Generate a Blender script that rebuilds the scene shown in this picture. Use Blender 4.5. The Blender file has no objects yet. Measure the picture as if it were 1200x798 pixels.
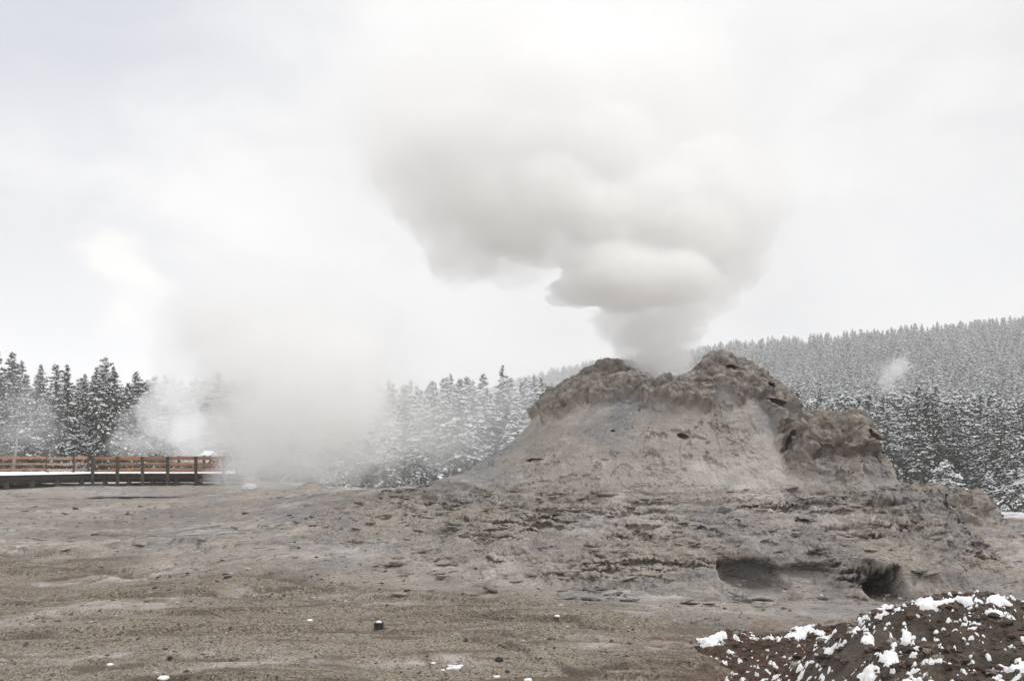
import bpy, math, random
import numpy as np
from mathutils import Vector

random.seed(7)
RNG = np.random.default_rng(11)
scene = bpy.context.scene
COL = scene.collection

# ----------------------------------------------------------------- camera, sky, sun, exposure
EYE = 3.0
FPX = 1167.0                      # focal length in pixels of the 1200 px wide photograph
HOR = 520.0                       # row of the horizon in it
cam_d = bpy.data.cameras.new('camera')
cam = bpy.data.objects.new('camera', cam_d)
COL.objects.link(cam)
cam.location = (0, 0, EYE)
cam.rotation_euler = (math.radians(90), 0, 0)
cam_d.sensor_width = 36.0
cam_d.lens = 36.0 * FPX / 1200.0
cam_d.shift_y = (HOR - 399.0) / 1200.0
cam_d.clip_start = 0.1
cam_d.clip_end = 9000
scene.camera = cam

SUN_EL, SUN_AZ = math.radians(46), math.radians(96)     # azimuth clockwise from +Y (straight ahead)
sd = bpy.data.lights.new('sun', 'SUN')
sd.energy = 1.35
sd.angle = math.radians(15)
sd.color = (1.0, 0.965, 0.92)
sun = bpy.data.objects.new('sun', sd)
COL.objects.link(sun)
to_sun = Vector((math.sin(SUN_AZ) * math.cos(SUN_EL), math.cos(SUN_AZ) * math.cos(SUN_EL), math.sin(SUN_EL)))
sun.rotation_euler = to_sun.to_track_quat('Z', 'Y').to_euler()
sun.location = (40, 20, 60)

ZENITH = 1.6
world = bpy.data.worlds.new('World')
scene.world = world
world.use_nodes = True


class NT:
    """small helper to write node trees"""
    def __init__(self, tree):
        self.t = tree
        tree.nodes.clear()

    def n(self, kind, ins=None, **props):
        nd = self.t.nodes.new(kind)
        for k, v in props.items():
            setattr(nd, k, v)
        for k, v in (ins or {}).items():
            s = nd.inputs[k]
            if isinstance(v, bpy.types.NodeSocket):
                self.t.links.new(v, s)
            else:
                s.default_value = v
        return nd

    def math(self, op, a, b=0.0, c=None, clamp=False):
        ins = {0: a, 1: b}
        if c is not None:
            ins[2] = c
        return self.n('ShaderNodeMath', ins, operation=op, use_clamp=clamp).outputs[0]

    def mix(self, f, a, b, blend='MIX'):
        nd = self.n('ShaderNodeMix', data_type='RGBA', blend_type=blend)
        for i, v in ((0, f), (6, a), (7, b)):
            if isinstance(v, bpy.types.NodeSocket):
                self.t.links.new(v, nd.inputs[i])
            else:
                nd.inputs[i].default_value = v if i == 0 else (*v[:3], 1.0)
        return nd.outputs[2]

    def ramp(self, f, lo, hi, a=0.0, b=1.0, smooth=True):
        nd = self.n('ShaderNodeMapRange', {0: f, 1: lo, 2: hi, 3: a, 4: b})
        if smooth:
            nd.interpolation_type = 'SMOOTHSTEP'
        return nd.outputs[0]

    def noise(self, vec, scale, detail=4.0, rough=0.55, dist=0.0):
        return self.n('ShaderNodeTexNoise', {'Vector': vec, 'Scale': scale, 'Detail': detail,
                                             'Roughness': rough, 'Distortion': dist}).outputs[0]

    def scale(self, vec, s):
        return self.n('ShaderNodeVectorMath', {0: vec, 1: s}, operation='MULTIPLY').outputs[0]


w = NT(world.node_tree)
sky = w.n('ShaderNodeTexSky', sky_type='NISHITA', sun_disc=False, sun_elevation=SUN_EL,
          sun_rotation=SUN_AZ, altitude=2240.0, air_density=1.0, dust_density=2.0)
gd = w.n('ShaderNodeTexCoord').outputs['Generated']
# overcast: soft grey-white cloud layers cover the blue sky almost everywhere
st = w.scale(gd, (1.0, 1.0, 1.9))
c1 = w.noise(st, 2.3, 5.0, 0.5, 0.6)
c2 = w.noise(w.n('ShaderNodeVectorMath', {0: st, 1: (7.3, 2.1, 4.4)}, operation='ADD').outputs[0], 5.0, 6.0, 0.55, 0.4)
c1r = w.ramp(c1, 0.34, 0.66)
c2r = w.ramp(c2, 0.36, 0.68)
cl = w.math('ADD', w.math('MULTIPLY', c1r, 0.65), w.math('MULTIPLY', c2r, 0.35))
cloud = w.mix(cl, (7.9, 7.95, 8.15), (10.3, 10.25, 10.15))


def sky_patch(col, az, el, inner, outer, tint, amount):
    """a large cloud mass in one direction of the sky, ragged by noise"""
    a, e = math.radians(az), math.radians(el)
    d = (math.sin(a) * math.cos(e), math.cos(a) * math.cos(e), math.sin(e))
    dot = w.n('ShaderNodeVectorMath', {0: gd, 1: d}, operation='DOT_PRODUCT').outputs['Value']
    ang = w.math('ARCCOSINE', w.math('MINIMUM', dot, 0.99999))
    ang = w.math('ADD', ang, w.math('MULTIPLY', w.math('SUBTRACT', c2, 0.5), 0.22))
    f = w.ramp(ang, math.radians(outer), math.radians(inner), 0.0, amount)
    return w.mix(f, col, tint)


cloud = sky_patch(cloud, -27, 25, 3, 19, (6.2, 6.5, 7.35), 0.9)       # blue-grey overcast, upper left
cloud = sky_patch(cloud, -27, 8, 3, 12, (7.5, 7.6, 8.0), 0.85)         # grey bank low on the left
cloud = sky_patch(cloud, -22.3, 9.6, 0.3, 2.3, (10.4, 10.25, 9.8), 0.85)
cloud = sky_patch(cloud, -21.2, 7.2, 0.3, 2.4, (10.4, 10.25, 9.8), 0.85)  # small sunlit cumulus
cloud = sky_patch(cloud, 24, 9, 2, 10, (8.9, 9.0, 9.3), 0.6)

# an overcast sky is brightest overhead
up_z = w.n('ShaderNodeSeparateXYZ', {0: gd}).outputs[2]
zen = w.ramp(up_z, 0.40, 0.85, 1.0, ZENITH)
cloud = w.n('ShaderNodeVectorMath', {0: cloud, 'Scale': zen}, operation='SCALE').outputs[0]
cover = w.ramp(c1, 0.2, 0.42, 0.90, 1.0)
skyc = w.mix(cover, sky.outputs[0], cloud)
bg = w.n('ShaderNodeBackground', {'Color': skyc, 'Strength': 0.1})
w.n('ShaderNodeOutputWorld', {'Surface': bg.outputs[0]})

scene.view_settings.view_transform = 'Standard'
scene.view_settings.look = 'None'
scene.view_settings.exposure = 0.0
scene.view_settings.gamma = 1.0
scene.view_settings.use_curve_mapping = False
scene.render.engine = 'CYCLES'
cy = scene.cycles
cy.use_denoising = True
cy.max_bounces = 44
cy.diffuse_bounces = 3
cy.glossy_bounces = 2
cy.transmission_bounces = 2
cy.volume_bounces = 40
cy.transparent_max_bounces = 96
cy.use_fast_gi = False
cy.sample_clamp_indirect = 6.0

# ----------------------------------------------------------------- numpy noise
_perm = RNG.permutation(256).astype(np.int32)
PERM = np.concatenate([_perm, _perm, _perm])
_g = RNG.normal(size=(256, 3)).astype(np.float32)
GRAD = (_g / np.linalg.norm(_g, axis=1)[:, None] * 1.5).astype(np.float32)


def perlin(x, y, z):
    x = np.asarray(x, np.float32); y = np.asarray(y, np.float32); z = np.asarray(z, np.float32)
    x, y, z = np.broadcast_arrays(x, y, z)
    xi = np.floor(x).astype(np.int32); yi = np.floor(y).astype(np.int32); zi = np.floor(z).astype(np.int32)
    fx = x - xi; fy = y - yi; fz = z - zi
    xi &= 255; yi &= 255; zi &= 255
    u = fx * fx * fx * (fx * (fx * 6 - 15) + 10)
    v = fy * fy * fy * (fy * (fy * 6 - 15) + 10)
    ww = fz * fz * fz * (fz * (fz * 6 - 15) + 10)

    def g(i, j, k):
        h = PERM[PERM[PERM[xi + i] + yi + j] + zi + k]
        gr = GRAD[h]
        return gr[..., 0] * (fx - i) + gr[..., 1] * (fy - j) + gr[..., 2] * (fz - k)
    def lerp(a, b, t):
        return a + t * (b - a)
    return lerp(lerp(lerp(g(0, 0, 0), g(1, 0, 0), u), lerp(g(0, 1, 0), g(1, 1, 0), u), v),
                lerp(lerp(g(0, 0, 1), g(1, 0, 1), u), lerp(g(0, 1, 1), g(1, 1, 1), u), v), ww)


def fbm(x, y, z, octs=4, gain=0.5, lac=2.03, mode='n'):
    a, s, tot = 1.0, 0.0, 0.0
    f = 1.0
    for o in range(octs):
        n = perlin(x * f + 17.3 * o, y * f + 5.1 * o, z * f + 9.7 * o)
        if mode == 'b':
            n = np.abs(n) * 2 - 0.5         # billow: round lumps, sharp creases
        elif mode == 'r':
            n = 0.5 - np.abs(n) * 2         # ridged
        s = s + n * a
        tot += a
        a *= gain
        f *= lac
    return s / tot


def worley(x, y, z):
    """distance to the nearest of jittered cell points (cells of size 1)"""
    x = np.asarray(x, np.float32); y = np.asarray(y, np.float32); z = np.asarray(z, np.float32)
    xi = np.floor(x).astype(np.int32); yi = np.floor(y).astype(np.int32); zi = np.floor(z).astype(np.int32)
    best = np.full(x.shape, 9.0, np.float32)
    for i in (-1, 0, 1):
        for j in (-1, 0, 1):
            for k in (-1, 0, 1):
                h = PERM[PERM[PERM[(xi + i) & 255] + ((yi + j) & 255)] + ((zi + k) & 255)]
                jx = (h * 0.6180339) % 1.0; jy = (h * 0.7548777) % 1.0; jz = (h * 0.5698403) % 1.0
                d = (xi + i + jx - x) ** 2 + (yi + j + jy - y) ** 2 + (zi + k + jz - z) ** 2
                best = np.minimum(best, d)
    return np.sqrt(best)


def domes(x, y, z):
    """rounded knobs that meet in sharp creases, about 0..1"""
    return 1.0 - np.clip(worley(x, y, z), 0, 1) ** 2.6


def sstep(a, b, x):
    t = np.clip((x - a) / (b - a), 0, 1)
    return t * t * (3 - 2 * t)


def smax(a, b, k):
    h = np.clip(0.5 + 0.5 * (a - b) / k, 0, 1)
    return b + (a - b) * h + k * h * (1 - h)


# ----------------------------------------------------------------- mesh helpers
def grid_mesh(name, P, mats, attrs=None, smooth=True, wrap=False):
    """P: rows x cols x 3"""
    r, c = P.shape[:2]
    idx = np.arange(r * c, dtype=np.int32).reshape(r, c)
    if wrap:
        idx = np.concatenate([idx, idx[:, :1]], 1)
    q = np.stack([idx[:-1, :-1], idx[:-1, 1:], idx[1:, 1:], idx[1:, :-1]], -1).reshape(-1, 4)
    return raw_mesh(name, P.reshape(-1, 3), q, mats, attrs, smooth)


def raw_mesh(name, V, F, mats, attrs=None, smooth=True, mat_idx=None):
    V = np.ascontiguousarray(V, np.float32)
    F = np.ascontiguousarray(F, np.int32)
    k = F.shape[1]
    me = bpy.data.meshes.new(name)
    me.vertices.add(len(V)); me.vertices.foreach_set('co', V.ravel())
    me.loops.add(F.size); me.loops.foreach_set('vertex_index', F.ravel())
    me.polygons.add(len(F))
    me.polygons.foreach_set('loop_start', np.arange(0, F.size, k, dtype=np.int32))
    me.polygons.foreach_set('use_smooth', np.full(len(F), smooth))
    if mat_idx is not None:
        me.polygons.foreach_set('material_index', np.ascontiguousarray(mat_idx, np.int32))
    for m in mats:
        me.materials.append(m)
    for an, av in (attrs or {}).items():
        at = me.attributes.new(an, 'FLOAT', 'POINT')
        at.data.foreach_set('value', np.ascontiguousarray(av, np.float32).ravel())
    me.update(calc_edges=True)
    return me


def add(name, me, parent=None, loc=(0, 0, 0)):
    o = bpy.data.objects.new(name, me)
    COL.objects.link(o)
    o.location = loc
    if parent is not None:
        o.parent = parent
    return o


def thing(name, label, cat, loc=(0, 0, 0), group=None, me=None):
    o = add(name, me, None, loc)
    o['label'] = label
    o['category'] = cat
    if group:
        o['group'] = group
    return o


class MB:
    """collects boxes and tubes into one mesh"""
    def __init__(self):
        self.v, self.f = [], []

    def hexa(self, pts):
        b = len(self.v)
        self.v += [tuple(p) for p in pts]
        for q in ((0, 3, 2, 1), (4, 5, 6, 7), (0, 1, 5, 4), (1, 2, 6, 5), (2, 3, 7, 6), (3, 0, 4, 7)):
            self.f.append([b + i for i in q])

    def box(self, x0, x1, y0, y1, z0, z1):
        self.hexa([(x0, y0, z0), (x1, y0, z0), (x1, y1, z0), (x0, y1, z0),
                   (x0, y0, z1), (x1, y0, z1), (x1, y1, z1), (x0, y1, z1)])

    def beam(self, a, b, w_, h_):
        """upright beam from a to b, w_ across, h_ high (centred)"""
        a = Vector(a); b = Vector(b)
        d = (b - a); L = d.length
        d.normalize()
        up = Vector((0, 0, 1)) if abs(d.z) < 0.95 else Vector((0, 1, 0))
        s = d.cross(up).normalized() * (w_ / 2)
        u = s.cross(d).normalized() * (h_ / 2)
        self.hexa([a - s - u, a + s - u, b + s - u, b - s - u, a - s + u, a + s + u, b + s + u, b - s + u])

    def build(self, name, mat, parent=None, bevel=0.0):
        V = np.array(self.v, np.float32)
        me = raw_mesh(name, V, np.array(self.f, np.int32), [mat], smooth=False)
        o = add(name, me, parent)
        if bevel:
            md = o.modifiers.new('bevel', 'BEVEL'); md.width = bevel; md.segments = 2
        return o


def tube_mesh(pts, rad, seg=8, rough=0.0):
    """tapered tube along pts; returns verts, quads"""
    pts = np.array(pts, float)
    n = len(pts)
    V, F = [], []
    for i in range(n):
        d = pts[min(i + 1, n - 1)] - pts[max(i - 1, 0)]
        d /= np.linalg.norm(d)
        a = np.array([0, 0, 1.0]) if abs(d[2]) < 0.9 else np.array([1.0, 0, 0])
        s = np.cross(d, a); s /= np.linalg.norm(s)
        u = np.cross(s, d)
        for k in range(seg):
            t = 2 * math.pi * k / seg
            r = rad[i] * (1 + rough * random.uniform(-1, 1))
            V.append(pts[i] + r * (math.cos(t) * s + math.sin(t) * u))
    for i in range(n - 1):
        for k in range(seg):
            F.append([i * seg + k, i * seg + (k + 1) % seg, (i + 1) * seg + (k + 1) % seg, (i + 1) * seg + k])
    b = len(V)
    V.append(pts[0]); V.append(pts[-1])
    for k in range(seg):
        F.append([b, (k + 1) % seg, k, b])
        F.append([b + 1, (n - 1) * seg + k, (n - 1) * seg + (k + 1) % seg, b + 1])
    return np.array(V), np.array(F)


# ----------------------------------------------------------------- materials
def new_mat(name):
    m = bpy.data.materials.new(name)
    m.use_nodes = True
    return m, NT(m.node_tree)


def simple_mat(name, c0, c1, scale=3.0, rough=0.8, stretch=(1, 1, 1), bump=0.0, detail=4.0, coord='Object', spec=0.3):
    m, t = new_mat(name)
    co = t.n('ShaderNodeTexCoord').outputs[coord]
    v = t.scale(co, stretch)
    f = t.ramp(t.noise(v, scale, detail, 0.6), 0.3, 0.7)
    col = t.mix(f, c0, c1)
    ins = {'Base Color': col, 'Roughness': rough, 'Specular IOR Level': spec}
    if bump:
        ins['Normal'] = t.n('ShaderNodeBump', {'Height': f, 'Strength': bump, 'Distance': 0.02}).outputs[0]
    p = t.n('ShaderNodeBsdfPrincipled', ins)
    t.n('ShaderNodeOutputMaterial', {'Surface': p.outputs[0]})
    return m


def sinter_nodes(t, pos, plain=None):
    """pale grey-brown geyserite: colour and fine height"""
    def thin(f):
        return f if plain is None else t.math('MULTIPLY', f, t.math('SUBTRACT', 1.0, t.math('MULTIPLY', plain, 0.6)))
    big = t.noise(pos, 0.55, 5.0, 0.6, 0.4)
    mid = t.noise(t.scale(pos, (1, 1, 1.8)), 2.2, 6.0, 0.62, 0.3)
    fine = t.noise(pos, 14.0, 6.0, 0.65)
    strat = t.noise(t.scale(pos, (0.5, 0.5, 6.0)), 2.4, 5.0, 0.6, 0.5)
    col = t.mix(t.ramp(big, 0.36, 0.62), (0.218, 0.208, 0.200), (0.305, 0.264, 0.224))
    col = t.mix(t.ramp(mid, 0.52, 0.72, 0, 0.75), col, (0.41, 0.365, 0.315))
    col = t.mix(thin(t.ramp(strat, 0.54, 0.68, 0, 0.65)), col, (0.155, 0.135, 0.118))
    dash = t.noise(t.scale(pos, (1.0, 2.6, 3.2)), 2.6, 7.0, 0.66, 0.8)
    col = t.mix(thin(t.ramp(dash, 0.56, 0.64, 0, 0.9)), col, (0.065, 0.055, 0.047))
    col = t.mix(thin(t.ramp(fine, 0.54, 0.68, 0, 0.65)), col, (0.10, 0.087, 0.075))
    col = t.mix(t.ramp(fine, 0.44, 0.28, 0, 0.35), col, (0.50, 0.46, 0.42))
    col = t.mix(1.0, col, (1.15, 1.16, 1.18), 'MULTIPLY')
    return col, mid, fine


def mat_sinter():
    m, t = new_mat('sinter')
    pos = t.n('ShaderNodeNewGeometry').outputs['Position']
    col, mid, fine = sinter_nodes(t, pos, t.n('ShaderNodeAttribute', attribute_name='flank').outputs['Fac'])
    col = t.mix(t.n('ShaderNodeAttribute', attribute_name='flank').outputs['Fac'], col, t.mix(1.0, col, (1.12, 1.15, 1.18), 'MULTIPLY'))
    crust = t.n('ShaderNodeAttribute', attribute_name='crust').outputs['Fac']
    pale = t.n('ShaderNodeAttribute', attribute_name='pale').outputs['Fac']
    brown = t.mix(t.ramp(t.noise(pos, 5.0, 5.0, 0.6), 0.35, 0.65), (0.125, 0.106, 0.090), (0.36, 0.318, 0.275))
    col = t.mix(t.math('MULTIPLY', crust, 0.75), col, brown)
    col = t.mix(t.math('MULTIPLY', pale, t.ramp(mid, 0.35, 0.62, 0.1, 0.9)), col, (0.56, 0.525, 0.49))
    hgt = t.math('ADD', t.math('MULTIPLY', fine, 0.6), t.math('MULTIPLY', t.noise(pos, 45.0, 4.0, 0.7), 0.35))
    bmp = t.n('ShaderNodeBump', {'Height': hgt, 'Strength': 1.0, 'Distance': 0.06})
    p = t.n('ShaderNodeBsdfPrincipled', {'Base Color': col, 'Roughness': 0.88, 'Specular IOR Level': 0.25,
                                         'Normal': bmp.outputs[0]})
    t.n('ShaderNodeOutputMaterial', {'Surface': p.outputs[0]})
    return m


def mat_ground():
    m, t = new_mat('ground')
    pos = t.n('ShaderNodeNewGeometry').outputs['Position']
    A = lambda a: t.n('ShaderNodeAttribute', attribute_name=a).outputs['Fac']
    sin_c, mid, fine = sinter_nodes(t, pos)
    # gravel: brown-grey grains of many tones
    vor = t.n('ShaderNodeTexVoronoi', {'Vector': pos, 'Scale': 34.0})
    vor2 = t.n('ShaderNodeTexVoronoi', {'Vector': pos, 'Scale': 75.0})
    g1 = t.n('ShaderNodeSeparateColor', {0: vor.outputs['Color']}).outputs[0]
    g2 = t.n('ShaderNodeSeparateColor', {0: vor2.outputs['Color']}).outputs[1]
    gr = t.mix(t.ramp(t.noise(pos, 0.5, 5.0, 0.6), 0.35, 0.65), (0.245, 0.200, 0.150), (0.315, 0.268, 0.212))
    gr = t.mix(t.ramp(g1, 0.70, 0.95, 0, 0.75, False), gr, (0.47, 0.42, 0.36))
    gr = t.mix(t.ramp(g1, 0.32, 0.05, 0, 0.95, False), gr, (0.060, 0.048, 0.038))
    gr = t.mix(t.ramp(g2, 0.3, 0.05, 0, 0.55, False), gr, (0.12, 0.095, 0.07))
    gr = t.mix(t.ramp(g2, 0.75, 1.0, 0, 0.4, False), gr, (0.40, 0.37, 0.33))
    streak = t.noise(t.scale(pos, (0.35, 1.6, 1.0)), 1.3, 6.0, 0.62, 0.7)
    gr = t.mix(t.ramp(streak, 0.53, 0.64, 0, 0.85), gr, (0.14, 0.103, 0.073))
    rust = t.noise(t.scale(pos, (0.6, 2.2, 1.0)), 1.1, 7.0, 0.68, 0.5)
    gr = t.mix(t.ramp(rust, 0.60, 0.70, 0, 0.6), gr, (0.20, 0.095, 0.045))
    gr = t.mix(1.0, gr, (ALB, ALB, ALB), 'MULTIPLY')
    col = t.mix(A('gravel'), sin_c, gr)
    col = t.mix(t.math('MULTIPLY', A('dirt'), t.ramp(t.noise(pos, 3.0, 7.0, 0.7), 0.40, 0.58, 0.0, 0.9)), col, (0.115, 0.070, 0.050))
    col = t.mix(t.math('MULTIPLY', A('pale'), t.ramp(mid, 0.38, 0.6, 0.05, 0.9)), col, (0.56, 0.53, 0.50))
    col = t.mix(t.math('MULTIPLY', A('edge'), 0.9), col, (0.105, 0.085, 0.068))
    col = t.mix(t.math('MULTIPLY', A('orange'), t.ramp(t.noise(t.scale(pos, (0.15, 1, 1)), 0.8, 5.0), 0.4, 0.6)), col, (0.36, 0.20, 0.10))
    snow = t.math('MULTIPLY', A('snow'), t.ramp(t.noise(pos, 0.25, 7.0, 0.7), 0.36, 0.50))
    col = t.mix(snow, col, (0.78, 0.79, 0.81))
    hgt = t.math('ADD', t.math('MULTIPLY', fine, 0.5), t.math('MULTIPLY', vor.outputs['Distance'], 0.5))
    bmp = t.n('ShaderNodeBump', {'Height': hgt, 'Strength': 1.0, 'Distance': 0.05})
    p = t.n('ShaderNodeBsdfPrincipled', {'Base Color': col, 'Roughness': 0.92, 'Specular IOR Level': 0.2,
                                         'Normal': bmp.outputs[0]})
    t.n('ShaderNodeOutputMaterial', {'Surface': p.outputs[0]})
    return m


ALB = 0.83                # overall reflectance of the sinter and gravel
M_SINTER = mat_sinter()
M_GROUND = mat_ground()

# ----------------------------------------------------------------- ground height
CX, CY = 4.4, 27.0                 # axis of the geyser cone
_ctl = np.array([
    # x, y, z
    (-30, 6, -0.1), (0, 3, -0.1), (-6, 10, 0.0), (0, 10, 0.0), (6, 8, 0.05), (10, 10, 0.3), (3, 13.5, 0.1), (8, 14, 0.4),
    (-12, 14, 0.02), (-10, 20, 0.15), (-18, 30, 0.30), (-27, 45, 0.45), (-36, 50, 0.45), (-31, 60, 0.56), (-18, 60, 0.60),
    (-22, 53, 0.58), (-17.4, 43, 0.54), (-17, 40, 0.48), (-16, 36, 0.40), (-20, 42, 0.50), (-22, 46, 0.53), (-13.5, 38, 0.66), (-17.4, 45.6, 0.56), (-18, 50, 0.58), (-12, 32, 0.52), (-11, 28, 0.40), (-14.2, 45, 0.70), (-11.2, 42, 1.05), (-8, 38, 1.13), (-5.8, 34, 1.38), (-3, 33, 1.55), (-2.8, 27, 1.20), (-2.4, 22, 0.72),
    (-2.3, 17, 0.33), (-7, 27, 0.70), (1, 30, 1.3), (4, 27, 0.9), (4, 21, 0.8), (2.5, 17.3, 0.34), (6, 17, 0.36), (10, 18, 0.42),
    (11, 22, 0.48), (14, 27, 0.50), (15, 31, 0.42), (10, 30, 0.6), (12, 15, 0.45), (20, 24, 0.45), (25, 40, -0.5), (30, 60, -1.1),
    (20, 45, -0.6), (8, 42, 0.0), (-4, 46, 0.3), (-2, 62, -0.9), (12, 60, -1.2), (40, 80, -1.7), (0, 90, -2.5), (-40, 85, -0.3),
    (-60, 60, 0.3), (50, 50, -1.0), (60, 110, -2.6), (0, 130, -3.5), (-60, 120, -1.2), (40, 20, 0.4), (-50, 20, 0.0)], float)


def _ctl_exact(x, y):
    """inverse-distance blend of the control heights"""
    s = np.zeros_like(x); wsum = np.zeros_like(x)
    for cx, cyy, cz in _ctl:
        d2 = (x - cx) ** 2 + (y - cyy) ** 2
        sc = 0.02 * (cx * cx + cyy * cyy) + 1.0
        wg = 1.0 / (d2 / sc + 0.25) ** 2.2
        s += wg * cz; wsum += wg
    return s / wsum


_TX = np.arange(-110, 110.5, 0.5); _TY = np.arange(-30, 225.5, 0.5)
_TAB = _ctl_exact(*np.meshgrid(_TX, _TY, indexing='xy')).astype(np.float32)


def ctl_height(x, y):
    fx = np.clip((x + 110) * 2, 0, len(_TX) - 1.001); fy = np.clip((y + 30) * 2, 0, len(_TY) - 1.001)
    i = fx.astype(int); j = fy.astype(int); fx = fx - i; fy = fy - j
    return ((_TAB[j, i] * (1 - fx) + _TAB[j, i + 1] * fx) * (1 - fy)
            + (_TAB[j + 1, i] * (1 - fx) + _TAB[j + 1, i + 1] * fx) * fy)


def ground_height(x, y, fine=True):
    x = np.asarray(x, np.float64); y = np.asarray(y, np.float64)
    r = np.hypot(x, y)
    z = ctl_height(x, y)
    far = sstep(110, 220, r)
    z = z * (1 - far) + (-4.0) * far
    return z


def ground_detail(x, y, z):
    """small relief of the sheet; returns offset, edge mask"""
    r = np.hypot(x, y)
    near = 1 - sstep(60, 110, r)
    d = 0.10 * fbm(x * 0.25, y * 0.25, 3.1, 4) * near
    # low erosion steps that run across the slope
    wv = y * 0.55 + 0.10 * x + 1.9 * fbm(x * 0.13, y * 0.2, 7.7, 5, 0.55)
    fr = wv - np.floor(wv)
    present = sstep(-0.12, 0.15, fbm(x * 0.16 + 31, y * 0.35, 1.7, 3))
    step = sstep(0.0, 0.035, fr) * (1 - sstep(0.30, 1.0, fr))
    d += 0.075 * step * present * near
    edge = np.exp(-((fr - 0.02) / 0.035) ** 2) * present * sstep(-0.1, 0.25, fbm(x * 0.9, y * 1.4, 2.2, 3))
    wv2 = y * 1.7 - 0.12 * x + 1.6 * fbm(x * 0.22 + 9, y * 0.4, 4.4, 5, 0.6)
    fr2 = wv2 - np.floor(wv2)
    pres2 = sstep(-0.08, 0.15, fbm(x * 0.3 + 3, y * 0.5, 8.8, 4))
    d += 0.03 * sstep(0.0, 0.06, fr2) * (1 - sstep(0.3, 1.0, fr2)) * pres2 * near
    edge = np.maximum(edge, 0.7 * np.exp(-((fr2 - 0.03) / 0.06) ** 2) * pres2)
    d += 0.02 * fbm(x * 2.2, y * 2.2, 5.5, 4, 0.6) * near
    return d, edge * near


# geyser cone ------------------------------------------------------
def ring(th, table):
    """periodic smooth interpolation of {degrees: value}"""
    k = np.array(sorted(table)); v = np.array([table[i] for i in k])
    d = np.degrees(th) % 360
    return np.interp(d, np.concatenate([k - 360, k, k + 360]), np.concatenate([v, v, v]))


RIM_H = {0: 4.64, 8: 4.66, 13: 5.08, 25: 5.22, 38: 5.12, 50: 4.92, 70: 4.66, 90: 4.42, 115: 4.3, 165: 4.4, 186: 4.6, 198: 5.15, 212: 5.18, 228: 5.28, 240: 5.05, 252: 4.95, 264: 4.66, 285: 4.60, 330: 4.64}
RIM_R = {0: 2.35, 15: 2.2, 40: 2.15, 70: 2.35, 90: 2.5, 120: 2.4, 180: 2.3, 225: 2.3, 270: 2.65, 310: 2.6}
BASE_R = {0: 4.95, 45: 4.9, 90: 4.3, 135: 5.0, 180: 5.6, 225: 5.8, 270: 5.6, 315: 5.3}
PLAT_R = {0: 5.15, 20: 5.4, 39: 6.55, 60: 6.7, 90: 6.1, 120: 6.0, 180: 6.5, 230: 6.6, 270: 6.6, 315: 5.6, 340: 5.2}
PLAT_W = {0: 4.6, 20: 4.3, 36: 3.2, 50: 1.3, 70: 0.9, 90: 0.9, 130: 2.0, 180: 3.0, 230: 3.5, 270: 4.2, 315: 5.0, 340: 4.8}


def scoops(x, y):
    """hollows eaten into the foot: normalised distance, floor height, wall softness"""
    wv = 0.07 * fbm(x * 1.3, y * 1.3, 3.0, 4)
    return ((np.hypot((x - 4.42) / 0.70, (y - 18.20) / 0.92) + wv, 0.20, 0.80),
            (np.hypot((x - 5.50) / 0.70, (y - 18.40) / 0.66) + wv, 0.36, 0.40),
            (np.hypot((x - 6.47) / 0.34, (y - 17.05) / 0.85) + wv * 0.5, 0.22, 0.90))


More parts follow.
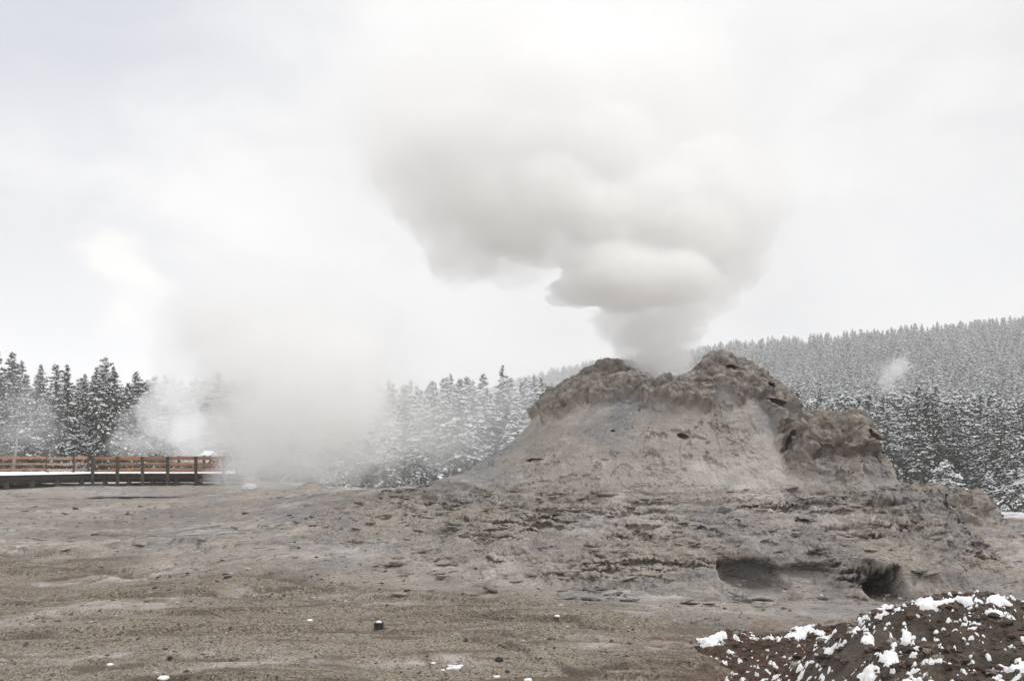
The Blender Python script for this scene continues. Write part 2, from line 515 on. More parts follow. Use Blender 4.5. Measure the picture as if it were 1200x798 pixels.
def cone_height(x, y):
    dx, dy = x - CX, y - CY
    r = np.hypot(dx, dy)
    th = np.arctan2(dx, -dy)                    # 0 = towards the camera, 90 = right
    wob = 0.25 * fbm(np.sin(th) * 2.0, np.cos(th) * 2.0, r * 0.2, 3)
    g = ground_height(x, y)
    rimh, rimr = ring(th, RIM_H) - 0.15, ring(th, RIM_R)
    br, pr, pw = ring(th, BASE_R) + wob, ring(th, PLAT_R) + wob + 0.22 * fbm(x * 1.1, y * 1.1, 4.0, 5, 0.6), ring(th, PLAT_W)
    ztop = 1.80 + 0.03 * np.sin(th * 3)
    # platform
    t = np.clip((r - pr) / pw, 0, 1.4)
    fall = np.interp(t, [0, 0.02, 0.10, 0.115, 0.30, 0.315, 0.60, 0.85, 1.0, 1.4], [1, 0.87, 0.82, 0.74, 0.60, 0.53, 0.28, 0.08, -0.03, -0.30])
    plat = g + (ztop - g) * fall
    # cone
    t2 = (r - rimr) / (br - rimr)
    f = np.interp(t2, [-1.0, -0.65, -0.40, -0.20, 0.0, 0.10, 0.27, 0.5, 0.65, 0.9, 1.0, 1.3], [0.40, 0.45, 0.66, 0.97, 1.0, 0.94, 0.82, 0.50, 0.31, 0.09, 0.02, -0.3])
    cone = 1.80 + (rimh - 1.80) * f
    h = np.where(r < br + 1.5, smax(cone, plat, 0.12), plat)
    # right shoulder buttress
    sx, sy = (x - 7.70) / 1.85, (y - 25.4) / 3.3
    sd_ = (np.abs(sx) ** 2.6 + np.abs(sy) ** 2.6) ** (1 / 2.6) + 0.10 * fbm(x * 0.9, y * 0.9, 2.0, 3)
    top = 3.46 + 0.06 * (8.0 - x) + 0.05 * (y - 25)
    sh = np.interp(sd_, [0, 0.46, 0.60, 0.66, 0.80, 0.84, 0.95, 1.05, 1.2, 3.0], [1.0, 1.0, 0.84, 0.70, 0.50, 0.36, 0.15, 0.0, -0.4, -8.0])
    h = smax(h, 1.55 + (top - 1.55) * sh, 0.10 + 0.40 * sstep(7.6, 6.4, x))
    # gentle skirt on the left
    h = h + 0.40 * np.exp(-((x + 0.95) / 1.25) ** 2 - ((y - 26.4) / 2.0) ** 2)
    # low outlying knob on the right
    kx, ky = (x - 12.9) / 2.45, (y - 31.6) / 2.2
    kd = (np.abs(kx) ** 2.8 + np.abs(ky) ** 2.8) ** (1 / 2.8) + 0.12 * fbm(x * 1.1, y * 1.1, 6.0, 3)
    kt = np.interp(kd, [0, 0.55, 0.75, 0.88, 1.0, 1.1, 1.3], [1.0, 0.97, 0.85, 0.5, 0.12, -0.05, -0.6])
    kz = g + (1.42 + 0.12 * fbm(x * 0.8, y * 0.8, 1.0, 2) - g) * kt
    h = smax(h, kz, 0.08)
    # a tan slab over the cave near the foot, and two places the foot has been scooped out
    h = smax(h, 0.90 - 0.16 * (x - 6.6) - 1.1 * np.maximum(np.hypot((x - 7.1) / 1.2, (y - 18.0) / 0.75) - 0.8, 0), 0.08)
    for dd, zf, soft in scoops(x, y):
        c = sstep(1.0, soft, dd)
        h = h * (1 - c) + np.minimum(h, zf + 0.10 * dd ** 2) * c
    return h, r, th, rimr, br, pr, t2


FLAKE_SPOTS = []


def build_cone():
    # polar rows and columns, dense where the photograph looks
    thf = np.radians(np.linspace(-112, 112, 1500))
    thb = np.radians(np.linspace(113, 247, 220))
    th = np.concatenate([thf, thb])
    rr = np.concatenate([np.linspace(0.35, 1.5, 50), np.linspace(1.52, 5.4, 330), np.linspace(5.413, 9.9, 300), np.linspace(9.95, 12.4, 60)])
    R, T = np.meshgrid(rr, th, indexing='ij')
    x = CX + R * np.sin(T); y = CY - R * np.cos(T)
    h, r, tt, rimr, br, pr, t2 = cone_height(x, y)
    g = ground_height(x, y)
    # beyond the mound the sheet dives under the ground
    out = sstep(10.2, 12.4, r)
    isknob = ((x - 12.95) ** 2 + (y - 31.6) ** 2) < 2.9 ** 2
    h = np.where(isknob, h, np.minimum(h, h - 0.5 * out))
    P = np.stack([x, y, h], -1)
    # broad lumps in height
    P[..., 2] += (0.10 + 0.03 * sstep(2.0, 1.8, h)) * fbm(x * 0.8, y * 0.8, h * 0.8, 4) * (1 - 0.6 * sstep(9, 11, r))
    # strata: flaky ledges on the terraced foot and patches of the flank
    z = P[..., 2]
    sm = sstep(2.0, 1.75, z) * (0.12 + 0.88 * sstep(-0.05, 0.25, fbm(x * 0.55, y * 0.55, z * 3.0, 4))) * sstep(0.02, 0.25, z - g)
    s = 0.16
    q = (z + 0.26 * fbm(x * 0.6, y * 0.6, 0.3, 6, 0.62) + 0.05 * np.sin(z * 9)) / s
    fq = q - np.floor(q)
    P[..., 2] += sm * s * 1.0 * (sstep(0.62, 0.99, fq) - fq)
    out_lip = sm * 0.05 * (sstep(0.80, 0.97, fq) - 1.2 * sstep(0.45, 0.62, fq) * sstep(0.86, 0.70, fq))
    P[..., 0] += out_lip * np.sin(T)
    P[..., 1] -= out_lip * np.cos(T)

    def normals(P):
        du = np.gradient(P, axis=1); dv = np.gradient(P, axis=0)
        n = np.cross(du, dv)
        n /= np.linalg.norm(n, axis=-1, keepdims=True) + 1e-9
        n[n[..., 2] < 0] *= -1
        return n
    N = normals(P)
    x, y, z = P[..., 0].copy(), P[..., 1].copy(), P[..., 2].copy()
    # crust: knobbly brown sinter round the rim, on the shoulder's brow and the knob
    edge_n = fbm(np.sin(tt) * 3.2, np.cos(tt) * 3.2, 4.0, 4, 0.6)
    low = 0.24 + 0.30 * edge_n + 0.12 * sstep(np.radians(5), np.radians(25), tt) * (tt < 1.2) + 0.15 * (tt > 1.0) + 0.1 * (tt < -1.2)
    rim = sstep(low + 0.035, low - 0.01, t2) * sstep(-0.9, -0.5, t2)
    rim *= (np.hypot(x - 8.6, y - 24.4) > 0.1)
    shl = sstep(2.0, 2.6, z) * (t2 > 0.45) * (x > 6.3) * (y < 28)
    brow = shl * sstep(2.95 + 0.0, 3.05, z + 0.35 * fbm(x * 1.3, y * 1.3, z * 1.3, 3) + 0.25)
    knob = isknob * sstep(0.85, 1.0, z + 0.2 * fbm(x, y, z, 3))
    crust = np.clip(rim + brow + knob, 0, 1)
    bil = fbm(x * 1.5, y * 1.5, z * 1.9, 4, 0.52, mode='b')
    bil2 = fbm(x * 5.2, y * 5.2, z * 6.0, 3, 0.5, mode='b')
    D = np.zeros_like(x)
    cm = crust > 0.02
    wx, wy, wz = (v[cm] + 0.10 * fbm(x[cm] * 2.2 + o, y[cm] * 2.2, z[cm] * 2.2, 3) for v, o in ((x, 0), (y, 40), (z, 80)))
    D[cm] = crust[cm] * (-0.27 + 0.38 * domes(wx * 1.05, wy * 1.05, wz * 2.5) + 0.17 * domes(wx * 2.5 + 5, wy * 2.5, wz * 5.8) + 0.13 * fbm(wx * 2.2, wy * 2.2, wz * 4.6, 5, 0.62, mode='r')
                         + 0.09 * domes(wx * 9 + 7, wy * 9, wz * 12) + 0.10 * bil[cm])
    D *= np.where(isknob, 0.6, 1.0) * (1 - 0.6 * sstep(8.3, 8.9, x) * (y < 29))
    # rough eroded shoulder and right side of the platform front
    rough_m = np.clip(shl * 0.8 + sstep(6.2, 8.5, x) * sstep(2.4, 1.8, z) * sstep(0.5, 0.8, z), 0, 1)
    D += rough_m * 0.38 * fbm(x * 1.1, y * 1.1, z * 1.6, 6, 0.6, mode='r')
    foot = sstep(1.85, 1.6, z) * sstep(0.03, 0.2, z - g)
    D += foot * 0.14 * fbm(x * 1.3, y * 1.3, z * 3.5, 6, 0.6, mode='r')
    # everywhere: irregular flaking
    flake = fbm(x * 1.7, y * 1.7, z * 2.4, 5, 0.55)
    flank = sstep(1.9, 2.2, z) * (1 - crust) * (1 - shl)
    D += (0.085 - 0.050 * flank) * flake + (0.035 - 0.022 * flank) * fbm(x * 5, y * 5, z * 8, 4, 0.62)
    ch = fbm(x * 2.6 + 3, y * 2.6, z * 3.2, 4, 0.55)
    chip = sstep(0.16, 0.20, ch) * sstep(-0.05, 0.2, fbm(x * 0.5, y * 0.5, z * 0.5 + 8, 2))
    D -= 0.055 * chip
    # gullies running down the flank
    gul = fbm(tt * 4.2, r * 0.35, 3.0, 4, 0.55, mode='r')
    D -= 0.04 * sstep(0.12, 0.40, gul) * sstep(0.2, 0.5, t2) * sstep(1.2, 0.9, t2)
    pq = 7.0 * fbm(x * 0.9 + 5, y * 0.9, z * 1.6, 5, 0.58)
    pf = pq - np.floor(pq)
    pm = (1 - 0.7 * crust) * (1 - 0.75 * flank) * sstep(-0.25, 0.15, fbm(x * 0.4, y * 0.4, z * 0.4 + 20, 3))
    D += 0.050 * pm * (sstep(0.0, 0.10, pf) - pf)
    pq = 6.0 * fbm(x * 2.4 + 5, y * 2.4, z * 4.5 + 3, 4, 0.6)
    pf = pq - np.floor(pq)
    D += (0.030 - 0.014 * flank) * (1 - 0.5 * crust) * (sstep(0.0, 0.15, pf) - pf)
    rub = np.exp(-((x - 0.75) / 0.9) ** 2 - ((z - 2.25) / 0.33) ** 2) * (y < CY + 0.5) * sstep(-0.1, 0.2, fbm(x * 1.5, y * 1.5, z * 1.5, 4))
    D += rub * (0.13 * fbm(x * 3.2, y * 3.2, z * 5, 5, 0.65, mode='r') + 0.02)
    # thin dark cracks where crusts part
    ck = np.abs(fbm(x * 1.1 + 4, y * 1.1, z * 3.0, 5, 0.6))
    crk = sstep(0.022, 0.008, ck) * sstep(0.0, 0.2, fbm(x * 0.7, y * 0.7, z * 0.9 + 30, 3)) * (1 - 0.5 * crust)
    D -= 0.07 * crk * (1 - 0.6 * flank)
    calm = np.ones_like(x)
    for dd, _z, _s in scoops(x, y):
        calm *= sstep(0.85, 1.12, dd)
    D *= 0.12 + 0.88 * calm
    P += N * D[..., None]
    for hx, hy, aw, z0 in ((4.55, 19.02, 0.80, 0.62), (5.55, 18.92, 0.62, 0.66), (6.47, 17.85, 0.42, 0.58)):
        lip = sstep(aw, aw * 0.75, np.abs(x - hx)) * sstep(0.55, 0.0, np.abs(y - hy - 0.12)) * sstep(z0 - 0.05, z0 + 0.10, z)
        P[..., 1] -= (0.55 if hx > 6 else 0.12) * lip
    for hx, hy, aw, z0, zf, push in ((4.42, 19.05, 0.74, 0.76, 0.20, 0.35), (5.50, 19.0, 0.60, 0.68, 0.38, 0.12), (6.47, 17.85, 0.40, 0.66, 0.22, 1.3)):
        px_, py_, pz_ = P[..., 0], P[..., 1], P[..., 2]
        wl = sstep(aw, aw * 0.72, np.abs(px_ - hx)) * sstep(0.75, 0.45, np.abs(py_ - hy)) * sstep(z0 + 0.05, z0 - 0.06, pz_ + 0.18 * ((px_ - hx) / aw) ** 2 + 0.1 * fbm(px_ * 2, pz_ * 2, 5.0, 3)) * sstep(zf + 0.03, zf + 0.16, pz_)
        P[..., 1] += push * wl
    # hollows: (x, z centre of the mouth, half-width, half-height, depth, tilt) seen on the front
    hol = [
        (4.02, 3.17, 0.15, 0.07, 0.30, -0.2), (2.42, 3.30, 0.06, 0.03, 0.14, 0),
        (5.45, 4.86, 0.19, 0.10, 0.40, 0.0), (6.40, 4.45, 0.12, 0.06, 0.30, -0.3),
        (6.55, 3.98, 0.30, 0.08, 0.40, -0.35), 
        (6.66, 3.05, 0.15, 0.27, 0.36, 0.5), (7.3, 2.70, 0.36, 0.30, 0.16, 0.3), 
        (8.35, 2.50, 0.40, 0.70, 0.20, 0.25), (8.75, 2.95, 0.46, 0.09, 0.34, -0.9),
        (12.78, 0.95, 0.16, 0.33, 0.6, -0.2), (12.2, 1.22, 0.35, 0.12, 0.35, -0.7),
        (0.55, 2.58, 0.26, 0.06, 0.22, 0.1), (4.55, 1.42, 0.10, 0.05, 0.2, 0), (5.2, 1.62, 0.35, 0.05, 0.25, 0), (6.0, 1.40, 0.22, 0.05, 0.25, 0),
    ]
    view_front = y < CY + 0.5
    for hx, hz, aw, ah, dep, tilt in hol:
        # hollow bodies are ellipsoidal pockets that go into the rock away from the slope's face
        frontal = view_front if hx < 11 else (y < 31.5)
        X = (P[..., 0] - hx); Z = (P[..., 2] - hz) - tilt * X
        nz = 0.42 * fbm(P[..., 0] * 2.6, P[..., 2] * 2.6, hx, 4)
        d = np.sqrt((X / aw) ** 2 + (Z / ah) ** 2) + nz
        near = frontal & (np.abs(X) < aw * 2.2) & (np.abs(Z) < ah * 2.5)
        amt = dep * sstep(1.0, 0.62, d) * near
        P[..., 1] += amt
        P[..., 2] += 0.12 * amt
    crack = np.zeros_like(x)
    pale = sstep(0.05, 0.30, fbm(x * 0.45, y * 0.45, z * 0.9 + 3.3, 3)) * (1 - crust)
    pale = np.maximum(pale * 0.55, np.exp(-((x - 5.6) / 0.9) ** 2 - ((z - 1.95) / 0.45) ** 2) * (y < CY))
    sel = np.where((z < 1.95) & (z > g + 0.02) & (y < CY + 1) & (r < 10.4) & (calm > 0.9))
    FLAKE_SPOTS.append(P[sel])
    me = grid_mesh('geyser_cone', P.astype(np.float32), [M_SINTER],
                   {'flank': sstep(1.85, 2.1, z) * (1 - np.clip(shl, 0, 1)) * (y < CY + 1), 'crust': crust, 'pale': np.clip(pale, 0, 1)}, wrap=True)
    return thing('geyser_cone', 'broad grey-brown rocky geyser cone with knobbly rim and terraced foot', 'geyser cone', me=me)


build_cone()


CHANNELS = [  # shallow runoff lines in the gravel: points (x, y), width, depth
    ([(-8.5, 17.6), (-5.5, 17.0), (-3.5, 16.6), (-1.5, 15.5), (0.3, 14.9), (2.8, 15.0), (4.5, 14.6)], 0.24, 0.07),
    ([(-9.0, 14.1), (-5.0, 14.0), (-2.0, 14.15), (1.5, 13.8), (3.5, 13.9)], 0.16, 0.05),
    ([(-14, 24.5), (-9.5, 22.0), (-7.0, 19.8), (-4.2, 18.6), (-2.0, 17.6), (0.5, 17.2)], 0.30, 0.08),
    ([(-9.0, 12.6), (-6.5, 12.9), (-4.0, 12.75), (-1.5, 12.2)], 0.08, 0.03),
    ([(-16, 30), (-11, 27.6), (-8.0, 26.4), (-5.0, 25.4)], 0.25, 0.05)]
POOLS = [  # x, y, half-widths, seed, label
    (-17.4, 45.6, 2.3, 0.55, 1.3, 'dark shallow puddle mirroring the boardwalk on the left'),
    (-20.0, 46.8, 3.4, 0.40, 4.1, 'long thin pale puddle just behind the dark one'),
    (-19.6, 44.8, 2.6, 0.16, 7.7, 'narrow dark streak of water left of the puddle')]


def build_ground():
    az = np.radians(np.concatenate([np.linspace(-180, -36, 60)[:-1], np.linspace(-36, 36, 1500), np.linspace(36, 180, 60)[1:-1]]))
    v = np.linspace(560, 46, 720)
    r = np.concatenate([[0.4, 1.5, 3.0, 4.2], EYE * 1000 / v, np.geomspace(66, 6000, 70)])
    R, A = np.meshgrid(r, az, indexing='ij')
    x = R * np.sin(A); y = R * np.cos(A)
    z = ground_height(x, y)
    d, edge = ground_detail(x, y, z)
    z = z + d
    z -= 0.45 * np.exp(-((x - 5.0) ** 2 + (y - 18.4) ** 2) ** 2 / 1.5 ** 4) + 0.35 * np.exp(-((x - 6.5) ** 2 + (y - 17.1) ** 2) ** 2 / 0.7 ** 4)
    z -= 0.16 * sstep(2.4, 3.1, x) * sstep(14.7, 13.9, y) * (y > 5)
    z += 0.06 * fbm(x * 1.6, y * 2.4, 2.0, 5, 0.62, mode='r') * sstep(15.5, 17, y) * sstep(60, 40, y)
    # small hump and the spring's rim on the skyline
    z += 0.36 * np.exp(-(((x + 7.75) / 0.75) ** 2 + ((y - 38) / 1.0) ** 2)) * (1 + 0.6 * fbm(x * 2, y * 2, 1, 4))
    z += 0.16 * np.exp(-(((x + 10.1) / 0.8) ** 2 + ((y - 41.2) / 0.8) ** 2)) * (1 + 0.8 * fbm(x * 2, y * 2, 2, 4))
    z += 0.14 * np.exp(-(((x + 6.2) / 0.7) ** 2 + ((y - 35.5) / 0.8) ** 2)) * (1 + 1.0 * fbm(x * 2, y * 2, 2, 4))
    for px_, py_, rx_, ry_, _s, _l in POOLS:
        q_ = np.sqrt(((x - px_) / rx_) ** 2 + ((y - py_) / ry_) ** 2)
        zp_ = float(ground_height(np.array([px_]), np.array([py_]))[0])
        fl_ = sstep(3.2, 1.2, np.sqrt(((x - px_) / rx_) ** 2 + ((y - py_) / max(ry_, 1.2)) ** 2))
        z = z * (1 - fl_) + (zp_ + 0.025 * fbm(x * 0.8, y * 0.8, 3.0, 4)) * fl_
        z -= 0.07 * sstep(1.25, 0.75, q_ + 0.25 * fbm(x * 0.9, y * 2.0, 1.0, 3))
    for pts_, wd_, dp_ in CHANNELS:
        pts_ = np.array(pts_)
        yy_ = np.interp(x, pts_[:, 0], pts_[:, 1]) + 0.22 * fbm(x * 0.5, float(pts_[0, 1]), 3.0, 4)
        on_ = sstep(pts_[0, 0], pts_[0, 0] + 1.5, x) * sstep(pts_[-1, 0], pts_[-1, 0] - 1.5, x)
        q_ = (y - yy_) / wd_
        e_ = np.exp(-q_ ** 2) * on_
        z -= dp_ * e_ - 0.4 * dp_ * np.exp(-(q_ + 1.6) ** 2) * on_
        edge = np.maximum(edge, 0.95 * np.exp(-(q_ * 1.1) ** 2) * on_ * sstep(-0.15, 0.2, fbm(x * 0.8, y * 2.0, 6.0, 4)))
    # spring basin
    z -= 0.55 * sstep(1.35, 0.9, np.hypot((x + 11.4) / 1.1, (y - 43.3) / 1.0))
    # zones
    zone = y - (16.9 + 1.2 * fbm(x * 0.25, y * 0.25, 9.0, 4) + 0.75 * np.maximum(-1.5 - x, 0) - 0.6 * np.clip(x - 0.3, 0, 6))
    gravel = 1 - sstep(-1.0, 1.6, zone)
    gravel = np.maximum(gravel, 0.55 * sstep(-0.05, 0.25, fbm(x * 0.12, y * 0.2, 2.0, 4)) * (x < -3) * (y < 60))
    gravel = np.where(x > 9.5, gravel * 0.1, gravel)
    # broken flaky rock on the right
    z += 0.26 * fbm(x * 0.9, y * 0.9, 2.0, 6, 0.62, mode='r') * sstep(5.5, 8.5, x) * sstep(14, 17, y) * sstep(46, 32, y)
    pale = sstep(0.12, 0.34, fbm(x * 0.22, y * 0.45, 6.0, 4)) * (y > 11)
    pale = sstep(0.03, 0.30, fbm(x * 0.22, y * 0.45, 6.0, 4)) * (y > 11) * 0.6
    for px_, py_, rx_, ry_ in ((-2.9, 24.5, 1.4, 0.9), (0.4, 21.5, 1.6, 0.6), (-7.6, 20.6, 1.0, 0.9), (-6.6, 19.4, 0.8, 0.5), (-12, 24, 2.5, 0.5), (-9.5, 29, 3.0, 0.9), (-3.6, 20.6, 1.5, 0.4), (-5.2, 13.0, 1.6, 0.2), (-1.0, 12.6, 1.0, 0.15)):
        pale = np.maximum(pale, 1.2 * np.exp(-((x - px_) / rx_) ** 2 - ((y - py_) / ry_) ** 2) * (0.6 + fbm(x * 0.9, y * 1.5, 2.0, 4)))
    orange = sstep(12.5, 15, x) * sstep(33, 38, y) * (1 - sstep(52, 60, y)) * 0.9
    snow = sstep(62, 70, y + 0.40 * x * (x > 0)) * (x > -2) + sstep(62, 66, y) * (x <= -2)
    global GROUND_FN
    me = grid_mesh('ground', np.stack([x, y, z], -1).astype(np.float32), [M_GROUND],
                   {'gravel': gravel, 'pale': np.clip(pale, 0, 1), 'dirt': sstep(0.9, 2.6, x + 0.9 * fbm(x * 0.9, y * 0.9, 1.0, 4)) * sstep(15.6, 14.2, y + 0.5 * fbm(x * 0.9, y * 0.9, 5.0, 4)) * (y > 4), 'edge': edge, 'orange': orange, 'snow': np.clip(snow, 0, 1)}, wrap=True)
    o = add('ground', me)
    o['kind'] = 'structure'
    return o


build_ground()
# ----------------------------------------------------------------- steam: closed puffs of even density
def at(u, v, Y):
    """a point at distance Y seen in row v, column u of the photograph"""
    return np.array([(u - 600.0) * Y / FPX, Y, EYE + (HOR - v) * Y / FPX])


_STEAM = {}


def steam_mat(density, aniso=0.45):
    key = (round(density, 4), aniso)
    if key not in _STEAM:
        m, t = new_mat('steam')
        p = t.n('ShaderNodeVolumePrincipled', {'Color': (0.998, 0.998, 0.997, 1), 'Density': density, 'Anisotropy': aniso})
        t.n('ShaderNodeOutputMaterial', {'Volume': p.outputs[0]})
        _STEAM[key] = m
    return _STEAM[key]


def ico(sub):
    t = (1 + 5 ** 0.5) / 2
    V = [(-1, t, 0), (1, t, 0), (-1, -t, 0), (1, -t, 0), (0, -1, t), (0, 1, t), (0, -1, -t), (0, 1, -t), (t, 0, -1), (t, 0, 1), (-t, 0, -1), (-t, 0, 1)]
    F = [(0, 11, 5), (0, 5, 1), (0, 1, 7), (0, 7, 10), (0, 10, 11), (1, 5, 9), (5, 11, 4), (11, 10, 2), (10, 7, 6), (7, 1, 8), (3, 9, 4), (3, 4, 2), (3, 2, 6), (3, 6, 8), (3, 8, 9), (4, 9, 5), (2, 4, 11), (6, 2, 10), (8, 6, 7), (9, 8, 1)]
    V = np.array(V, float); V /= np.linalg.norm(V, axis=1)[:, None]
    F = np.array(F)
    for _ in range(sub):
        e = np.concatenate([F[:, [0, 1]], F[:, [1, 2]], F[:, [2, 0]]])
        es = np.sort(e, 1)
        uq, inv = np.unique(es, axis=0, return_inverse=True)
        mid = V[uq[:, 0]] + V[uq[:, 1]]
        mid /= np.linalg.norm(mid, axis=1)[:, None]
        n = len(V); k = len(F)
        V = np.concatenate([V, mid])
        a, b, c = n + inv[:k].ravel(), n + inv[k:2 * k].ravel(), n + inv[2 * k:].ravel()
        F = np.concatenate([np.stack([F[:, 0], a, c], 1), np.stack([F[:, 1], b, a], 1), np.stack([F[:, 2], c, b], 1), np.stack([a, b, c], 1)])
    return V, F


ICO = {k: ico(k) for k in (1, 2, 4, 5, 6)}


def puff(parent, c, rad, density, seed, billow=0.28, freq=1.6, wisp=0.0, sub=5, org=(0, 0, 0)):
    """one closed swelling of steam, cauliflower-shaped, filled with even vapour"""
    V, F = ICO[sub]
    rad = np.array(rad, float) if np.ndim(rad) else np.array([rad] * 3, float)
    o = seed * 13.7
    n = fbm(V[:, 0] * freq + o, V[:, 1] * freq, V[:, 2] * freq, 5, 0.55, mode='b')
    r = 1 + billow * n
    if wisp:
        r = r + wisp * fbm(V[:, 0] * freq * 0.8, V[:, 1] * freq * 0.8 + o, V[:, 2] * freq * 0.8, 6, 0.62)
    P = V * np.maximum(r, 0.15)[:, None] * rad + np.array(c) - np.array(org)
    me = raw_mesh('puff', P, F, [steam_mat(density)])
    return add('puff', me, parent)


def cauliflower(parent, c, rad, density, seed, n1=17, n2=85, size=(0.26, 0.46), size2=(0.08, 0.20), fine=0.035, org=(0, 0, 0), flat_under=0.0):
    """a crisp billow: the outer skin of many round swellings that overlap, filled with even vapour"""
    V, F = ICO[6]
    rng = np.random.default_rng(seed)
    rad = np.array(rad, float) if np.ndim(rad) else np.array([rad] * 3, float)

    def skin(R0, n, lo, hi, sink):
        d = rng.normal(size=(n, 3)); d /= np.linalg.norm(d, axis=1)[:, None]
        R = R0.copy()
        for v in d:
            k = rng.uniform(lo, hi)
            i = np.argmax(V @ v)
            cc = v * (R0[i] - k * sink)
            b = V @ cc
            disc = b * b - (cc @ cc - k * k)
            hit = disc > 0
            R[hit] = np.maximum(R[hit], b[hit] + np.sqrt(disc[hit]))
        return R
    R = skin(np.full(len(V), 0.66), n1, size[0], size[1], 0.30)
    R = skin(R, n2, size2[0], size2[1], 0.25)
    o = seed * 3.1
    R = R * (1 + fine * fbm(V[:, 0] * 9 + o, V[:, 1] * 9, V[:, 2] * 9, 4, 0.6) + 2 * fine * fbm(V[:, 0] * 2 + o, V[:, 1] * 2, V[:, 2] * 2, 3))
    if flat_under:
        R = R * (1 - flat_under * sstep(-0.2, -0.9, V[:, 2]))
    P = V * R[:, None] * rad + np.array(c) - np.array(org)
    return add('puff', raw_mesh('puff', P, F, [steam_mat(density)]), parent)


def steam_thing(label, loc, group=None, cat='steam'):
    return thing('steam_cloud', label, cat, loc=loc, group=group)
# ----------------------------------------------------------------- hill behind
_RU = np.array([300, 480, 560, 610, 690, 760, 850, 940, 1020, 1100, 1200, 1320, 1500, 1800], float)
_RV = np.array([520, 480, 452, 435, 417, 410, 405, 399, 393, 386, 379, 371, 360, 350], float)
_RD = np.array([1250, 1200, 1150, 1100, 1000, 850, 620, 560, 540, 530, 520, 510, 500, 490], float)
HILL_FOOT = 165.0


def hill_z(u, s):
    """u: bearing as a photograph column, s: 0 at the foot, 1 on the ridge"""
    D = np.interp(u, _RU, _RD)
    ridge = EYE + (HOR - 19 - np.interp(u, _RU, _RV)) * D / FPX
    Y = HILL_FOOT + (D - HILL_FOOT) * s
    prof = np.interp(s, [0, 0.12, 0.5, 0.85, 1.0, 1.15, 1.6], [0.0, 0.03, 0.38, 0.86, 1.0, 0.97, 0.4])
    z = -4.5 + (ridge + 4.5) * prof
    x = (u - 600) * Y / FPX
    z = z + (ridge + 5) * 0.035 * fbm(x * 0.012, Y * 0.012, 2.0, 4) * sstep(0.05, 0.3, s)
    return x, Y, z


def build_hill():
    m, t = new_mat('hill_ground')
    pos = t.n('ShaderNodeNewGeometry').outputs['Position']
    c = t.mix(t.ramp(t.noise(pos, 0.15, 6.0, 0.7), 0.35, 0.6), (0.13, 0.125, 0.11), (0.62, 0.63, 0.64))
    c = t.mix(t.math('MULTIPLY', t.n('ShaderNodeAttribute', attribute_name='scar').outputs['Fac'], t.ramp(t.noise(pos, 0.5, 5.0, 0.7), 0.32, 0.5)), c, (0.15, 0.085, 0.065))
    p = t.n('ShaderNodeBsdfPrincipled', {'Base Color': c, 'Roughness': 0.95})
    t.n('ShaderNodeOutputMaterial', {'Surface': p.outputs[0]})
    S, U = np.meshgrid(np.linspace(-0.02, 1.6, 110), np.linspace(300, 1700, 260), indexing='ij')
    x, y, z = hill_z(U, S)
    scar = np.exp(-(((U - 1122) / 17) ** 4 + ((S - SCAR_S) / 0.035) ** 4))
    o = add('hill', grid_mesh('hill', np.stack([x, y, z], -1), [m], {'scar': scar}))
    o['kind'] = 'structure'


SCAR_S = 0.44
build_hill()

# ----------------------------------------------------------------- trees
M_BARK = simple_mat('bark', (0.055, 0.045, 0.038), (0.12, 0.105, 0.09), 9.0, 0.9, (1, 1, 0.3))


def needle_mat(name, c0, c1):
    m, t = new_mat(name)
    pos = t.n('ShaderNodeNewGeometry')
    inf = t.n('ShaderNodeObjectInfo').outputs['Random']
    f = t.ramp(t.noise(pos.outputs['Position'], 1.2, 3.0), 0.3, 0.7)
    c = t.mix(f, c0, c1)
    c = t.mix(t.math('MULTIPLY', inf, 0.45), c, (0.050, 0.050, 0.034))
    p = t.n('ShaderNodeBsdfPrincipled', {'Base Color': c, 'Roughness': 0.75, 'Specular IOR Level': 0.25})
    t.n('ShaderNodeOutputMaterial', {'Surface': p.outputs[0]})
    return m


M_NEEDLE = needle_mat('needles', (0.022, 0.030, 0.018), (0.050, 0.062, 0.036))
M_SNOW_T = simple_mat('tree_snow', (0.62, 0.64, 0.65), (0.80, 0.81, 0.82), 3.0, 0.7)


def frame(d):
    """two unit vectors across each row of d"""
    a = np.where(np.abs(d[:, 2:3]) < 0.9, np.array([[0, 0, 1.0]]), np.array([[1.0, 0, 0]]))
    s = np.cross(d, a); s /= np.linalg.norm(s, axis=1)[:, None] + 1e-9
    u = np.cross(s, d)
    return s, u


